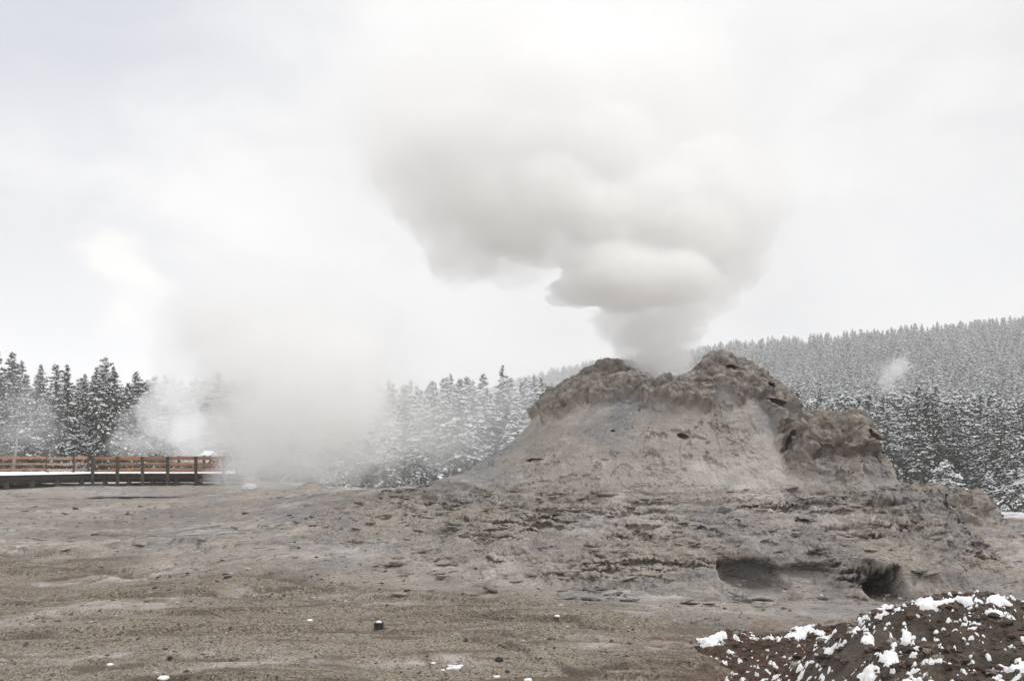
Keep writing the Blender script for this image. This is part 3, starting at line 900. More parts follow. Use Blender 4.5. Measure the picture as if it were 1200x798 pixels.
def conifer(rng, H, R, nb, nc, snow, ragged=0.35, bare=0.05, top_r=0.05, sizes=(0.20, 0.36)):
    """branches in loose whorls; returns needle tris and snow tris (V, F each)"""
    t = bare + (1 - bare) * (np.arange(nb) + rng.random(nb)) / nb
    t = np.clip(t ** 0.92, bare, 0.995)
    az = rng.random(nb) * 2 * np.pi
    prof = np.minimum((1 - t) ** 0.75 + top_r, 0.45 + 2.2 * (t - bare + 0.05))
    sect = 1 + ragged * np.sin(az * 2 + rng.random() * 6 + t * 9) * 0.5 + ragged * rng.normal(size=nb) * 0.55
    L = np.maximum(R * prof * np.clip(sect, 0.35, 1.6), 0.10)
    rise = (t - 0.55) * 1.1 + rng.normal(size=nb) * 0.12
    bd = np.stack([np.cos(az), np.sin(az), rise], 1); bd /= np.linalg.norm(bd, axis=1)[:, None]
    base = np.stack([np.zeros(nb), np.zeros(nb), t * H], 1)
    # needle clumps along every branch
    q = (np.arange(nc)[None, :] + rng.random((nb, nc))) / nc
    q = 0.12 + 0.88 * q ** 0.8
    side = np.stack([-np.sin(az), np.cos(az), np.zeros(nb)], 1)
    fan = rng.normal(size=(nb, nc)) * 0.24 * (0.25 + q) * (1.15 - q * 0.55)
    P = base[:, None] + bd[:, None] * (L[:, None] * q)[..., None] + side[:, None] * (L[:, None] * fan)[..., None]
    P[..., 2] -= 0.20 * L[:, None] * q ** 2 + 0
    P += rng.normal(size=P.shape) * 0.04
    N = nb * nc
    P = P.reshape(N, 3)
    D = (bd[:, None] * 0.8 + side[:, None] * np.sign(fan)[..., None] * 0.7).reshape(N, 3) + rng.normal(size=(N, 3)) * 0.35
    D /= np.linalg.norm(D, axis=1)[:, None]
    s, u = frame(D)
    roll = rng.normal(size=N) * 0.7
    s2 = s * np.cos(roll)[:, None] + u * np.sin(roll)[:, None]
    sz = (sizes[0] + (sizes[1] - sizes[0]) * rng.random(N)) * np.clip(np.repeat(L, nc) / R * 1.1 + 0.35, 0.45, 1.2)
    a = P - D * (sz * 0.5)[:, None] - s2 * (sz * 0.34)[:, None]
    b = P - D * (sz * 0.5)[:, None] + s2 * (sz * 0.34)[:, None]
    c = P + D * (sz * 0.75)[:, None] + s2 * (rng.normal(size=N) * sz * 0.2)[:, None]
    c[:, 2] -= sz * 0.18
    V = np.stack([a, b, c], 1).reshape(-1, 3)
    F = np.arange(3 * N).reshape(N, 3)
    # snow lies on the outer clumps
    load = np.repeat(np.clip(rng.normal(1.0, 0.75, nb), 0, 2.2), nc)      # some boughs are loaded, some bare
    w_ = rng.random(N) < snow * load * np.clip(0.35 + 0.9 * q.reshape(-1), 0, 1.2)
    Ps, ss = P[w_], sz[w_]
    n = len(Ps)
    Dh = D[w_] * np.array([1, 1, 0.45]); Dh /= np.linalg.norm(Dh, axis=1)[:, None] + 1e-9
    sh = np.cross(Dh, np.array([[0, 0, 1.0]])); sh /= np.linalg.norm(sh, axis=1)[:, None] + 1e-9
    sh = sh + rng.normal(size=(n, 3)) * 0.22
    lift = np.array([0, 0, 1.0])[None] * (0.05 + 0.04 * rng.random(n))[:, None]
    k1 = (0.30 + 0.34 * rng.random(n)) * ss; k2 = (0.34 + 0.34 * rng.random(n)) * ss
    a = Ps + lift - Dh * k2[:, None]; b = Ps + lift * 0.8 + sh * k1[:, None]
    c = Ps + lift + Dh * k2[:, None] * 1.1; d = Ps + lift * 0.8 - sh * k1[:, None]
    c[:, 2] -= 0.22 * ss
    top = Ps + lift * 1.6
    top[:, 2] += 0.22 * ss
    Vs = np.stack([a, b, c, d, top], 1).reshape(-1, 3)
    i = np.arange(n)[:, None] * 5
    Fs = np.concatenate([i + np.array([[4, 0, 1]]), i + np.array([[4, 1, 2]]), i + np.array([[4, 2, 3]]), i + np.array([[4, 3, 0]])])
    return V, F, Vs, Fs


def trunk_mesh(rng, H, r0):
    n = 7
    z = np.linspace(-0.4, H * 0.985, n)
    pts = np.stack([rng.normal(size=n) * 0.03, rng.normal(size=n) * 0.03, z], 1)
    V, F = tube_mesh(pts, np.interp(z / H, [0, 0.08, 1], [r0 * 1.25, r0, 0.015]), 7)
    return raw_mesh('trunk', V, F, [M_BARK])


def make_tree_kind(seed, H, R, nb, nc, snow, **kw):
    rng = np.random.default_rng(seed)
    V, F, Vs, Fs = conifer(rng, H, R, nb, nc, snow, **kw)
    return (trunk_mesh(rng, H, 0.05 + 0.011 * H), raw_mesh('crown', V, F, [M_NEEDLE], smooth=False),
            raw_mesh('snow_cover', Vs, Fs, [M_SNOW_T], smooth=False), H)


KINDS = []
for i in range(5):
    KINDS.append(make_tree_kind(100 + i, 11.0, 1.95 + 0.2 * i, 185, 15, 0.19 + 0.03 * i, ragged=0.35 + 0.05 * i, bare=0.06 + 0.02 * i))
for i in range(3):
    KINDS.append(make_tree_kind(140 + i, 11.0, 1.75 + 0.15 * i, 170, 13, 0.52, ragged=0.45, bare=0.08))
KINDS_EXTRA = [make_tree_kind(170, 11.0, 1.35, 80, 15, 0.22, ragged=0.75, bare=0.34), make_tree_kind(171, 11.0, 2.75, 210, 17, 0.26, ragged=0.5, bare=0.03, top_r=0.02),
               make_tree_kind(172, 11.0, 2.2, 120, 15, 0.5, ragged=0.8, bare=0.18)]
KINDS.append(make_tree_kind(160, 4.0, 1.25, 110, 15, 0.50, ragged=0.4, bare=0.02, sizes=(0.14, 0.26)))      # small snowy fir
KINDS.append(make_tree_kind(161, 4.0, 1.7, 120, 16, 0.78, ragged=0.6, bare=0.02, sizes=(0.14, 0.26)))       # wide frosted young pine
KINDS.append(make_tree_kind(162, 11.0, 1.9, 200, 15, 0.10, ragged=0.35, bare=0.05))                          # dark, snow mostly shed

KINDS += KINDS_EXTRA        # 11: thin with a bare stem, 12: broad and dark, 13: ragged and snowy


def plant(kind, x, y, H, label, group, name='conifer_tree', rz=None, wid=1.0):
    tr, cr, sn, h0 = KINDS[kind]
    z = float(ground_height(np.array([x]), np.array([y]))[0]) - 0.05
    o = thing(name, label, 'tree', (x, y, z), group)
    o.rotation_euler = (random.uniform(-0.03, 0.03), random.uniform(-0.03, 0.03), random.uniform(0, 6.28) if rz is None else rz)
    k = H / h0
    o.scale = (k * wid, k * wid, k)
    for nm, me in (('trunk', tr), ('crown', cr), ('snow_cover', sn)):
        c = add(nm, me, o)
        if nm == 'snow_cover':
            c['kind'] = 'stuff'
    return o


TREE_XY = []


def stand(n, u0, u1, y0, y1, top, gap, label, group, kinds, hmin=5.0, jitter=1.3):
    """n trees scattered over a wedge, tall enough for their tops to reach the row top(u)"""
    made = 0
    tries = 0
    while made < n and tries < 20000:
        tries += 1
        y = y0 + (y1 - y0) * random.random() ** 1.15
        u = random.uniform(u0, u1)
        x = (u - 600) * y / FPX
        if any((x - a) ** 2 + (y - b) ** 2 < gap * gap for a, b in TREE_XY):
            continue
        zb = float(ground_height(np.array([x]), np.array([y]))[0])
        ztop = EYE + (HOR - top(u, y)) * y / FPX + random.gauss(0, jitter)
        H = max(hmin, ztop - zb)
        TREE_XY.append((x, y))
        plant(random.choice(kinds), x, y, H, label, group, wid=random.uniform(0.85, 1.3) * min(1.0, 9.5 / H + 0.25))
        made += 1


G1, G2, G3 = 'snowy conifers behind the boardwalk', 'pale snowy conifers behind the steam', 'snowy conifers right of the cone'
# named single trees first
def single(kind, u, y, vtop, label, group, wid=1.0, name='conifer_tree'):
    x = (u - 600) * y / FPX
    zb = float(ground_height(np.array([x]), np.array([y]))[0])
    TREE_XY.append((x, y))
    return plant(kind, x, y, EYE + (HOR - vtop) * y / FPX - zb, label, group, name, wid=wid)


single(0, 79, 92, 427, 'tallest narrow snow-dusted conifer in the middle of the stand behind the boardwalk', G1, 0.85)
single(1, 115, 93, 430, 'tall conifer with drooping snowy tip second from the steam edge behind the boardwalk', G1, 0.8)
single(2, 134, 94, 429, 'tall full conifer next to the left edge of the big steam bank', G1, 0.9)
single(3, 12, 96, 421, 'tall pale conifer fading in mist at the left edge of the photo', G1, 0.95)
single(1, 50, 97, 427, 'slim pale conifer half veiled by the small steam cloud behind the boardwalk', G1, 0.8)
single(0, 566, 118, 438, 'tall dense conifer standing highest in the stand left of the cone', G2, 1.05)
single(10, 1088, 88, 461, 'dark green conifer with little snow rising above its frosted neighbours right of the cone', G3, 1.0)
single(10, 1102, 84, 478, 'dark conifer with shed snow just right of the tallest dark one', G3, 0.85)
single(8, 1158, 62, 552, 'small bright snow-laden fir at the forest edge beside the fallen logs', G3, 0.9, 'young_fir')
single(9, 1192, 60, 549, 'wide frosted young pine at the far right edge above the fallen logs', G3, 1.25, 'young_pine')
single(9, 1108, 72, 540, 'bushy frosted young pine behind the low knob of rock', G3, 1.3, 'young_pine')
stand(68, -45, 178, 88, 118, lambda u, y: 446 + 8 * math.sin(u * 0.09) + (y < 96) * 22, 1.75, 'snow-dusted conifer in the dark stand behind the boardwalk railing', G1, [0, 1, 2, 3, 4, 11, 12, 13])
stand(34, 178, 420, 95, 130, lambda u, y: 452 + 6 * math.sin(u * 0.07) + (y < 105) * 20, 2.5, 'conifer veiled by the wide bank of spring steam', G2, [1, 2, 5, 6], jitter=1.0)
stand(84, 400, 690, 108, 165, lambda u, y: 448 + 5 * math.sin(u * 0.08) + 0.035 * max(0, 600 - u) + (125 - y) * 0.45 * (y < 125), 2.0, 'frosted grey conifer in the pale stand left of the cone', G2, [2, 5, 6, 7, 5, 6, 11, 13], jitter=0.7)
stand(108, 890, 1260, 78, 150, lambda u, y: 474 + 5 * math.sin(u * 0.05) + (100 - y) * 0.7 * (y < 100) - (y > 110) * 4, 2.15, 'snow-dusted conifer in the dense forest right of the cone', G3, [0, 1, 2, 3, 4, 10, 11, 12, 12, 13], jitter=0.9)


def build_forest():
    """the wooded slopes that read as one mass: conifers set out over the hill by geometry nodes"""
    rng = np.random.default_rng(5)
    pts = []
    n = 15500
    u = 420 + (1650 - 420) * rng.random(n); s = rng.random(n) ** 0.66 * 1.03
    x, y, z = hill_z(u, s)
    dens = fbm(x * 0.012, y * 0.012, 5.0, 4)
    keep = (rng.random(n) < np.clip(0.85 + 0.9 * dens, 0.35, 1)) & ~((np.abs(u - 1122) < 20) & (s > SCAR_S - 0.055) & (s < SCAR_S + 0.03))
    keep &= rng.random(n) < np.clip((y / 520) ** 1.0 + 0.15, 0, 1)
    for a in zip(x[keep], y[keep], z[keep], dens[keep], rng.random(keep.sum())):
        pts.append((a[0], a[1], a[2], 5.0 + 8.5 * a[4] ** 1.5 - 2.0 * (a[3] < -0.12)))
    tx = np.array(TREE_XY)
    for _ in range(7200):
        y = rng.uniform(118, 215); u = rng.uniform(-420, 1640)
        if u < 400 and y > 150 or 700 < u < 860 or -45 < u < 150 or (u >= 1260 and rng.random() < 0.3):
            continue
        x = (u - 600) * y / FPX
        if ((tx[:, 0] - x) ** 2 + (tx[:, 1] - y) ** 2).min() < 2.2:
            continue
        vt = 452 if u < 700 else 476
        zb = float(ground_height(np.array([x]), np.array([y]))[0])
        H = np.clip(EYE + (HOR - vt) * min(y, 165) / FPX - zb + rng.normal(), 5.5, 12.5)
        pts.append((x, y, zb, H))
    pts = np.array(pts)
    # one light conifer per variant, kept outside the scene as the thing the nodes set out
    protos = []
    for i in range(5):
        V, F, Vs, Fs = conifer(rng, 9.0, 1.55 + 0.12 * i, 110, 10, (0.18, 0.38, 0.55, 0.75, 0.45)[i], ragged=0.5, bare=0.04, sizes=(0.30, 0.56))
        me = raw_mesh('forest_tree', np.concatenate([V, Vs]), np.concatenate([F, Fs + len(V)]), [M_NEEDLE, M_SNOW_T], smooth=False,
                      mat_idx=np.concatenate([np.zeros(len(F), np.int32), np.ones(len(Fs), np.int32)]))
        protos.append(bpy.data.objects.new('forest_tree', me))
    me = bpy.data.meshes.new('forest')
    me.vertices.add(len(pts))
    me.vertices.foreach_set('co', np.ascontiguousarray(pts[:, :3], np.float32).ravel())
    for nm, val in (('size', pts[:, 3] / 9.0), ('pick', rng.integers(0, 5, len(pts)).astype(float)), ('turn', rng.random(len(pts)) * 6.283)):
        me.attributes.new(nm, 'FLOAT', 'POINT').data.foreach_set('value', np.ascontiguousarray(val, np.float32))
    o = thing('forest', 'grey snow-dusted conifer forest covering the hillside behind the cone', 'forest', me=me)
    o['kind'] = 'stuff'
    ng = bpy.data.node_groups.new('forest', 'GeometryNodeTree')
    ng.interface.new_socket('Geometry', in_out='INPUT', socket_type='NodeSocketGeometry')
    ng.interface.new_socket('Geometry', in_out='OUTPUT', socket_type='NodeSocketGeometry')
    N = ng.nodes; Lk = ng.links
    gi = N.new('NodeGroupInput'); go = N.new('NodeGroupOutput')

    def attr(nm):
        a = N.new('GeometryNodeInputNamedAttribute'); a.data_type = 'FLOAT'; a.inputs[0].default_value = nm
        return a.outputs[0]
    join = N.new('GeometryNodeJoinGeometry')
    comb = N.new('ShaderNodeCombineXYZ'); Lk.new(attr('turn'), comb.inputs[2])
    for i, pr in enumerate(protos):
        oi = N.new('GeometryNodeObjectInfo'); oi.inputs[0].default_value = pr
        cmp_ = N.new('FunctionNodeCompare'); cmp_.data_type = 'FLOAT'; cmp_.operation = 'EQUAL'
        Lk.new(attr('pick'), cmp_.inputs[0]); cmp_.inputs[1].default_value = float(i); cmp_.inputs['Epsilon'].default_value = 0.1
        ip = N.new('GeometryNodeInstanceOnPoints')
        Lk.new(gi.outputs[0], ip.inputs['Points']); Lk.new(cmp_.outputs[0], ip.inputs['Selection'])
        Lk.new(oi.outputs['Geometry'], ip.inputs['Instance']); Lk.new(comb.outputs[0], ip.inputs['Rotation']); Lk.new(attr('size'), ip.inputs['Scale'])
        Lk.new(ip.outputs[0], join.inputs[0])
    Lk.new(join.outputs[0], go.inputs[0])
    md = o.modifiers.new('forest', 'NODES'); md.node_group = ng


build_forest()
# ----------------------------------------------------------------- boardwalk
M_RAIL = simple_mat('new_rail_wood', (0.26, 0.125, 0.068), (0.48, 0.27, 0.165), 2.2, 0.7, (1, 6, 8), 0.2)
M_RAIL_LIT = simple_mat('lit_rail_wood', (0.42, 0.27, 0.19), (0.56, 0.40, 0.30), 2.2, 0.7, (1, 6, 8), 0.2)  # same rail wood, with the light on the angled section put into its colour
M_POST = simple_mat('weathered_post_wood', (0.028, 0.022, 0.017), (0.085, 0.066, 0.048), 4.0, 0.85, (6, 6, 1), 0.3)
M_DECK = simple_mat('deck_wood', (0.016, 0.012, 0.010), (0.042, 0.031, 0.023), 3.0, 0.85, (1, 6, 6), 0.3)
M_SNOW = simple_mat('snow', (0.78, 0.79, 0.81), (0.88, 0.885, 0.89), 6.0, 0.65, bump=0.25)


for _m in (M_RAIL, M_RAIL_LIT, M_POST):
    # boards weather unequally
    _t = _m.node_tree
    _p = next(n for n in _t.nodes if n.type == 'BSDF_PRINCIPLED')
    _src = _p.inputs['Base Color'].links[0].from_socket
    _mx = _t.nodes.new('ShaderNodeMix'); _mx.data_type = 'RGBA'
    _ob = _t.nodes.new('ShaderNodeObjectInfo')
    _mu = _t.nodes.new('ShaderNodeMath'); _mu.operation = 'MULTIPLY'; _mu.inputs[1].default_value = 0.65
    _t.links.new(_ob.outputs['Random'], _mu.inputs[0]); _t.links.new(_mu.outputs[0], _mx.inputs[0])
    _t.links.new(_src, _mx.inputs[6]); _mx.inputs[7].default_value = (0.20, 0.135, 0.095, 1) if _m is not M_POST else (0.10, 0.085, 0.07, 1)
    _t.links.new(_mx.outputs[2], _p.inputs['Base Color'])


def build_boardwalk():
    org = np.array([-23.0, 58.0, 0.55])
    t = thing('boardwalk', 'long wooden boardwalk with orange-brown railings and snow on its deck', 'boardwalk', loc=org)
    DZ = 1.30

    def L(*p):
        return (p[0] - org[0], p[1] - org[1], p[2] - org[2])

    def px(u, Y):
        return (u - 600) * Y / FPX

    def fin(mb, name, mat, bev=0.012):
        return mb.build(name, mat, t, bev)
    # plan: front edge of the run and the wide landing on the left that comes nearer
    front = [(-30.5, 50.0), (px(107, 56.8), 56.8), (px(275, 57.2), 57.2)]
    back = [(-33.0, 60.0), (px(57, 60.4), 60.4), (px(275, 60.8), 60.8)]
    for i in range(2):
        d = MB(); b = MB(); s = MB()
        (x0, y0), (x1, y1) = front[i], front[i + 1]
        (X0, Y0), (X1, Y1) = back[i], back[i + 1]
        # planks laid across, each its own little box inside the deck
        n = 60 if i else 46
        for k in range(n):
            a, e = k / n, (k + 0.94) / n
            f = lambda q: (x0 + (x1 - x0) * q, y0 + (y1 - y0) * q)
            g = lambda q: (X0 + (X1 - X0) * q, Y0 + (Y1 - Y0) * q)
            pts = [f(a), f(e), g(e), g(a)]
            j = random.uniform(-0.006, 0.006)
            d.hexa([L(*p, DZ - 0.045 + j) for p in pts] + [L(*p, DZ + j) for p in pts])
        d.build('deck', M_DECK, t)
        b.beam(L(x0, y0 + 0.10, DZ - 0.17), L(x1, y1 + 0.10, DZ - 0.17), 0.07, 0.24)
        b.beam(L(X0, Y0 - 0.10, DZ - 0.17), L(X1, Y1 - 0.10, DZ - 0.17), 0.07, 0.24)
        fin(b, 'edge_beam', M_DECK)
        # snow on the deck
        Uq, Vq = np.meshgrid(np.linspace(0.0, 1, 160), np.linspace(0.03, 0.97, 40), indexing='ij')
        xx = (x0 + (x1 - x0) * Uq) * (1 - Vq) + (X0 + (X1 - X0) * Uq) * Vq
        yy = (y0 + (y1 - y0) * Uq) * (1 - Vq) + (Y0 + (Y1 - Y0) * Uq) * Vq
        th = 0.035 + 0.03 * fbm(xx * 0.6, yy * 0.6, 2.0, 4)
        th *= np.minimum(1, np.minimum(Vq - 0.03, 0.97 - Vq) * 30)
        th = np.where((Vq <= 0.031) | (Vq >= 0.969), -0.004, th)
        add('deck_snow', grid_mesh('deck_snow', np.stack([xx - org[0], yy - org[1], DZ + 0.004 + th - org[2]], -1), [M_SNOW]), t)
    # under-structure: piles and cross bearers
    for i, (P0, P1, n) in enumerate(((front[0], front[1], 7), (front[1], front[2], 6), (back[0], back[1], 6), (back[1], back[2], 8))):
        inw = 0.25 if i < 2 else -0.25
        for k in range(n):
            q = (k + 0.5) / n
            x, y = P0[0] + (P1[0] - P0[0]) * q, P0[1] + (P1[1] - P0[1]) * q + inw
            g = float(ground_height(np.array([x]), np.array([y]))[0])
            m = MB(); m.box(*[v for v in (x - 0.1 - org[0], x + 0.1 - org[0], y - 0.1 - org[1], y + 0.1 - org[1], g - 0.4 - org[2], DZ - 0.30 - org[2])])
            fin(m, 'pile', M_POST)
        m = MB()
        zb = 0.98
        m.beam(L(P0[0], P0[1] + inw * 1.6, zb - 0.02), L(P1[0], P1[1] + inw * 1.6, zb - 0.02), 0.06, 0.16)
        fin(m, 'bearer', M_POST)
    for q, zz in ((0.2, 1.02), (0.5, 0.86), (0.8, 1.0)):  # extra bearers, added to fill bright gaps under the deck with darkness
        m = MB()
        m.beam(L(px(104, 56.8), 56.9 + 3.6 * q, zz), L(px(275, 57.2), 57.2 + 3.6 * q, zz), 0.06, 0.22)
        fin(m, 'bearer', M_POST)
        m = MB()
        m.beam(L(-31, 51 + 8.5 * q, zz), L(px(109, 56.8), 57 + 3.4 * q, zz), 0.06, 0.22)
        fin(m, 'bearer', M_POST)
    m = MB()
    for q in (0.25, 0.5, 0.75):
        m.beam(L(px(107, 56.8), 56.9 + 3.6 * q, DZ - 0.2), L(px(275, 57.2), 57.2 + 3.6 * q, DZ - 0.2), 0.06, 0.26)
        m.beam(L(-31, 51 + 8.5 * q, DZ - 0.2), L(px(107, 56.8), 57 + 3.4 * q, DZ - 0.2), 0.06, 0.26)
    fin(m, 'joist', M_DECK)
    # the joists too were added to darken the space under the deck
    # railings: (posts, which side, rail material)
    def railing(pts, mat, lo, post_w=0.15, tall=True, rails=(0.86, 0.50, 0.16), inner=-0.10):
        for (x, y) in pts:
            g = float(ground_height(np.array([x]), np.array([y]))[0]) - 0.3 if tall else DZ + 0.005
            m = MB(); m.box(x - post_w / 2 - org[0], x + post_w / 2 - org[0], y - post_w / 2 - org[1], y + post_w / 2 - org[1], g - org[2], DZ + 0.98 - org[2])
            fin(m, 'post', M_POST)
        for (a, b_) in zip(pts[:-1], pts[1:]):
            for hgt, hh in zip(rails, (0.17, 0.12, 0.12)):
                jz = random.uniform(-0.02, 0.02)
                m = MB(); m.beam(L(a[0], a[1] + inner, DZ + hgt + jz), L(b_[0], b_[1] + inner, DZ + hgt + jz * 0.5), 0.05, hh)
                fin(m, 'rail', mat)
    fp = [(px(u, Y), Y) for u, Y in ((108.5, 56.7), (137.5, 56.8), (167, 56.9), (196.5, 57.0), (229.5, 57.0), (262, 57.1))]
    railing(fp, M_RAIL, 0, inner=0.11)
    bp = [(px(u, 60.4), 60.4) for u in (131, 157.5, 177.5, 191, 209.5, 239, 265)]
    railing(bp, M_RAIL, 0, 0.14, False)
    lp = [(px(u, Y), Y) for u, Y in ((-30, 59.9), (1, 60.0), (27.5, 60.1), (55, 60.2))]
    railing(lp, M_RAIL, 0, 0.17, False)
    railing([(px(56, 58.4), 58.4), (px(86, 58.8), 58.8)], M_RAIL_LIT, 0, 0.13, False)
    railing([(px(86, 58.9), 58.9), (px(103, 60.0), 60.0)], M_RAIL, 0, 0.13, False)


build_boardwalk()


def build_sign():
    Y = 60.0
    x = (242 - 600) * Y / FPX
    t = thing('information_sign', 'slanted pale panel sign standing on the boardwalk at the steam edge', 'sign', (x, Y, 1.32))
    m = MB()
    m.hexa([(-0.34, -0.14, 0.98), (0.30, -0.14, 0.98), (0.40, 0.30, 1.24), (-0.16, 0.30, 1.24),
            (-0.34, -0.15, 1.01), (0.30, -0.15, 1.01), (0.40, 0.29, 1.27), (-0.16, 0.29, 1.27)])
    m.build('panel', simple_mat('sign_face', (0.62, 0.66, 0.70), (0.74, 0.77, 0.79), 3.0, 0.4), t, 0.004)
    for sx in (-0.14, 0.20):
        m = MB(); m.box(sx - 0.035, sx + 0.035, 0.03, 0.10, 0.0, 1.05)
        m.build('leg', M_POST, t, 0.004)


build_sign()

# ----------------------------------------------------------------- bare snag and fallen logs
M_GREYWOOD = simple_mat('dead_wood', (0.16, 0.145, 0.13), (0.30, 0.275, 0.25), 6.0, 0.9, (1, 1, 0.2))
M_LOG = simple_mat('dark_log', (0.03, 0.025, 0.021), (0.075, 0.062, 0.052), 6.0, 0.9)


def build_deadwood():
    def log(name, label, cat, a, b, r0, r1, mat, snow, group=None, twigs=0):
        a, b = np.array(a), np.array(b)
        n = 9
        q = np.linspace(0, 1, n)[:, None]
        pts = a + (b - a) * q + RNG.normal(size=(n, 3)) * r0 * 0.25
        V, F = tube_mesh(pts - a, np.linspace(r0, r1, n), 9, 0.12)
        t = thing(name, label, cat, tuple(a), group)
        add('trunk', raw_mesh('trunk', V, F, [mat]), t)
        for _ in range(twigs):
            k = random.uniform(0.3, 0.95)
            p = (b - a) * k
            e = p + np.array([random.uniform(-.7, .7), random.uniform(-.3, .3), random.uniform(0.1, .7)])
            V, F = tube_mesh([p, (p + e) / 2 + RNG.normal(size=3) * 0.05, e], [r0 * 0.22, r0 * 0.15, r0 * 0.06], 5)
            add('branch', raw_mesh('branch', V, F, [mat]), t)
        if snow:
            m = max(5, int(n * snow))
            P = (pts - a)[:m] + np.array([0, 0, 1.0]) * np.linspace(r0, r1, n)[:m, None] * 0.75
            V, F = tube_mesh(P, np.linspace(r0, r1, n)[:m] * 0.50, 8, 0.25)
            add('snow_cap', raw_mesh('snow_cap', V, F, [M_SNOW]), t)
    a, b = at(14, 566, 84), at(21.5, 492, 84)
    log('dead_snag', 'bare leaning grey dead trunk without branches behind the boardwalk at far left', 'tree', a, b, 0.15, 0.035, M_GREYWOOD, 0, twigs=3)
    Y = 57
    log('fallen_log', 'dark bare log sloping up to the right edge of the photo, upper end highest', 'log', at(1188, 598, Y), at(1212, 580, Y), 0.13, 0.11, M_LOG, 0.8, 'fallen logs at the forest edge')
    log('fallen_log', 'thin dark log slanting down left into the foot of another at the forest edge', 'log', at(1190, 598.5, Y + 0.4), at(1174, 586, Y + 0.8), 0.075, 0.06, M_LOG, 0.6, 'fallen logs at the forest edge', 2)
    log('fallen_log', 'short dark snow-capped log end lying left of the other fallen logs', 'log', at(1167, 594.5, Y + 0.2), at(1178, 586, Y + 0.5), 0.13, 0.10, M_LOG, 0.9, 'fallen logs at the forest edge', 3)


build_deadwood()

# ----------------------------------------------------------------- puddle and spring
def build_water():
    m, t = new_mat('water')
    p = t.n('ShaderNodeBsdfPrincipled', {'Base Color': (0.018, 0.018, 0.017, 1), 'Roughness': 0.04, 'Specular IOR Level': 0.5, 'IOR': 1.33})
    t.n('ShaderNodeOutputMaterial', {'Surface': p.outputs[0]})
    # shallow pools lie level in dips of the sheet
    def pool(cx, cyy, rx, ry, z, seed, label):
        n = 120
        a = np.linspace(0, 2 * np.pi, n, endpoint=False)
        r = 1 + 0.55 * fbm(np.cos(a) * 1.6 + seed, np.sin(a) * 1.6, seed, 4, 0.6)
        V = np.concatenate([[[cx, cyy, z]], np.stack([cx + np.cos(a) * rx * r, cyy + np.sin(a) * ry * r, np.full(n, z)], 1)])
        F = np.stack([np.zeros(n, int), 1 + np.arange(n), 1 + (np.arange(n) + 1) % n], 1)
        o = add('water', raw_mesh('water', V, F, [m], smooth=False)); o['kind'] = 'structure'; o['label'] = label
    for cx, cyy, rx, ry, sd_, lb in POOLS:
        pool(cx, cyy, rx, ry, float(ground_height(np.array([cx]), np.array([cyy]))[0]) - 0.022, sd_, lb)
    # bubbling water thrown up in the spring
    me_v, me_f = ICO[5]
    o0 = np.array([-11.4, 43.3, 1.0])
    n = fbm(me_v[:, 0] * 1.8, me_v[:, 1] * 1.8, me_v[:, 2] * 1.8, 5, 0.5, mode='b')
    V = me_v * (1 + 0.30 * n)[:, None] * np.array([0.34, 0.26, 0.20]) + np.array([0.20, -0.75, 0.10])
    thing('bubbling_spring', 'white splash of boiling water leaping at the base of the left steam bank', 'spring', tuple(o0),
          me=raw_mesh('bubbling_spring', V, me_f, [M_SNOW]))


build_water()

# ----------------------------------------------------------------- snowy dirt bank in the right foreground
def bank_h(x, y):
    """height of the dirt bank"""
    g = ground_height(x, y)
    ridge = np.interp(x, [2.2, 2.9, 3.3, 3.65, 4.14, 4.77, 5.1, 5.45, 5.8, 8.0], [-0.15, 0.14, 0.48, 0.78, 0.98, 1.11, 1.12, 1.05, 0.92, 0.75])
    yc = 10.9 + 0.15 * (x - 4.5)
    back = sstep(1.9, 0.35, y - yc)
    frontm = 1 - 0.10 * np.clip(yc - y, 0, 4)
    h = g + ridge * np.where(y > yc, back, np.clip(frontm, 0.4, 1))
    # low brown apron that runs out to the left
    wob = fbm(x * 0.8, y * 0.8, 6.0, 4)
    ap = sstep(1.6, 3.3, x + 0.02 * (13 - y) + 0.5 * wob) * sstep(15.3, 14.4, y + 0.4 * wob)
    h = np.maximum(h, g - 0.14 + 0.29 * ap)
    h += 0.10 * fbm(x * 0.9, y * 0.9, 4.0, 3) * sstep(0, 0.3, h - g)
    return h


def bank_detail(x, y):
    return (0.12 * fbm(x * 1.8, y * 1.8, 1.0, 5, 0.55) + 0.07 * fbm(x * 4.5, y * 4.5, 8.0, 4, 0.6, mode='b')
            + 0.016 * fbm(x * 17, y * 17, 3.0, 3, 0.6, mode='b'))


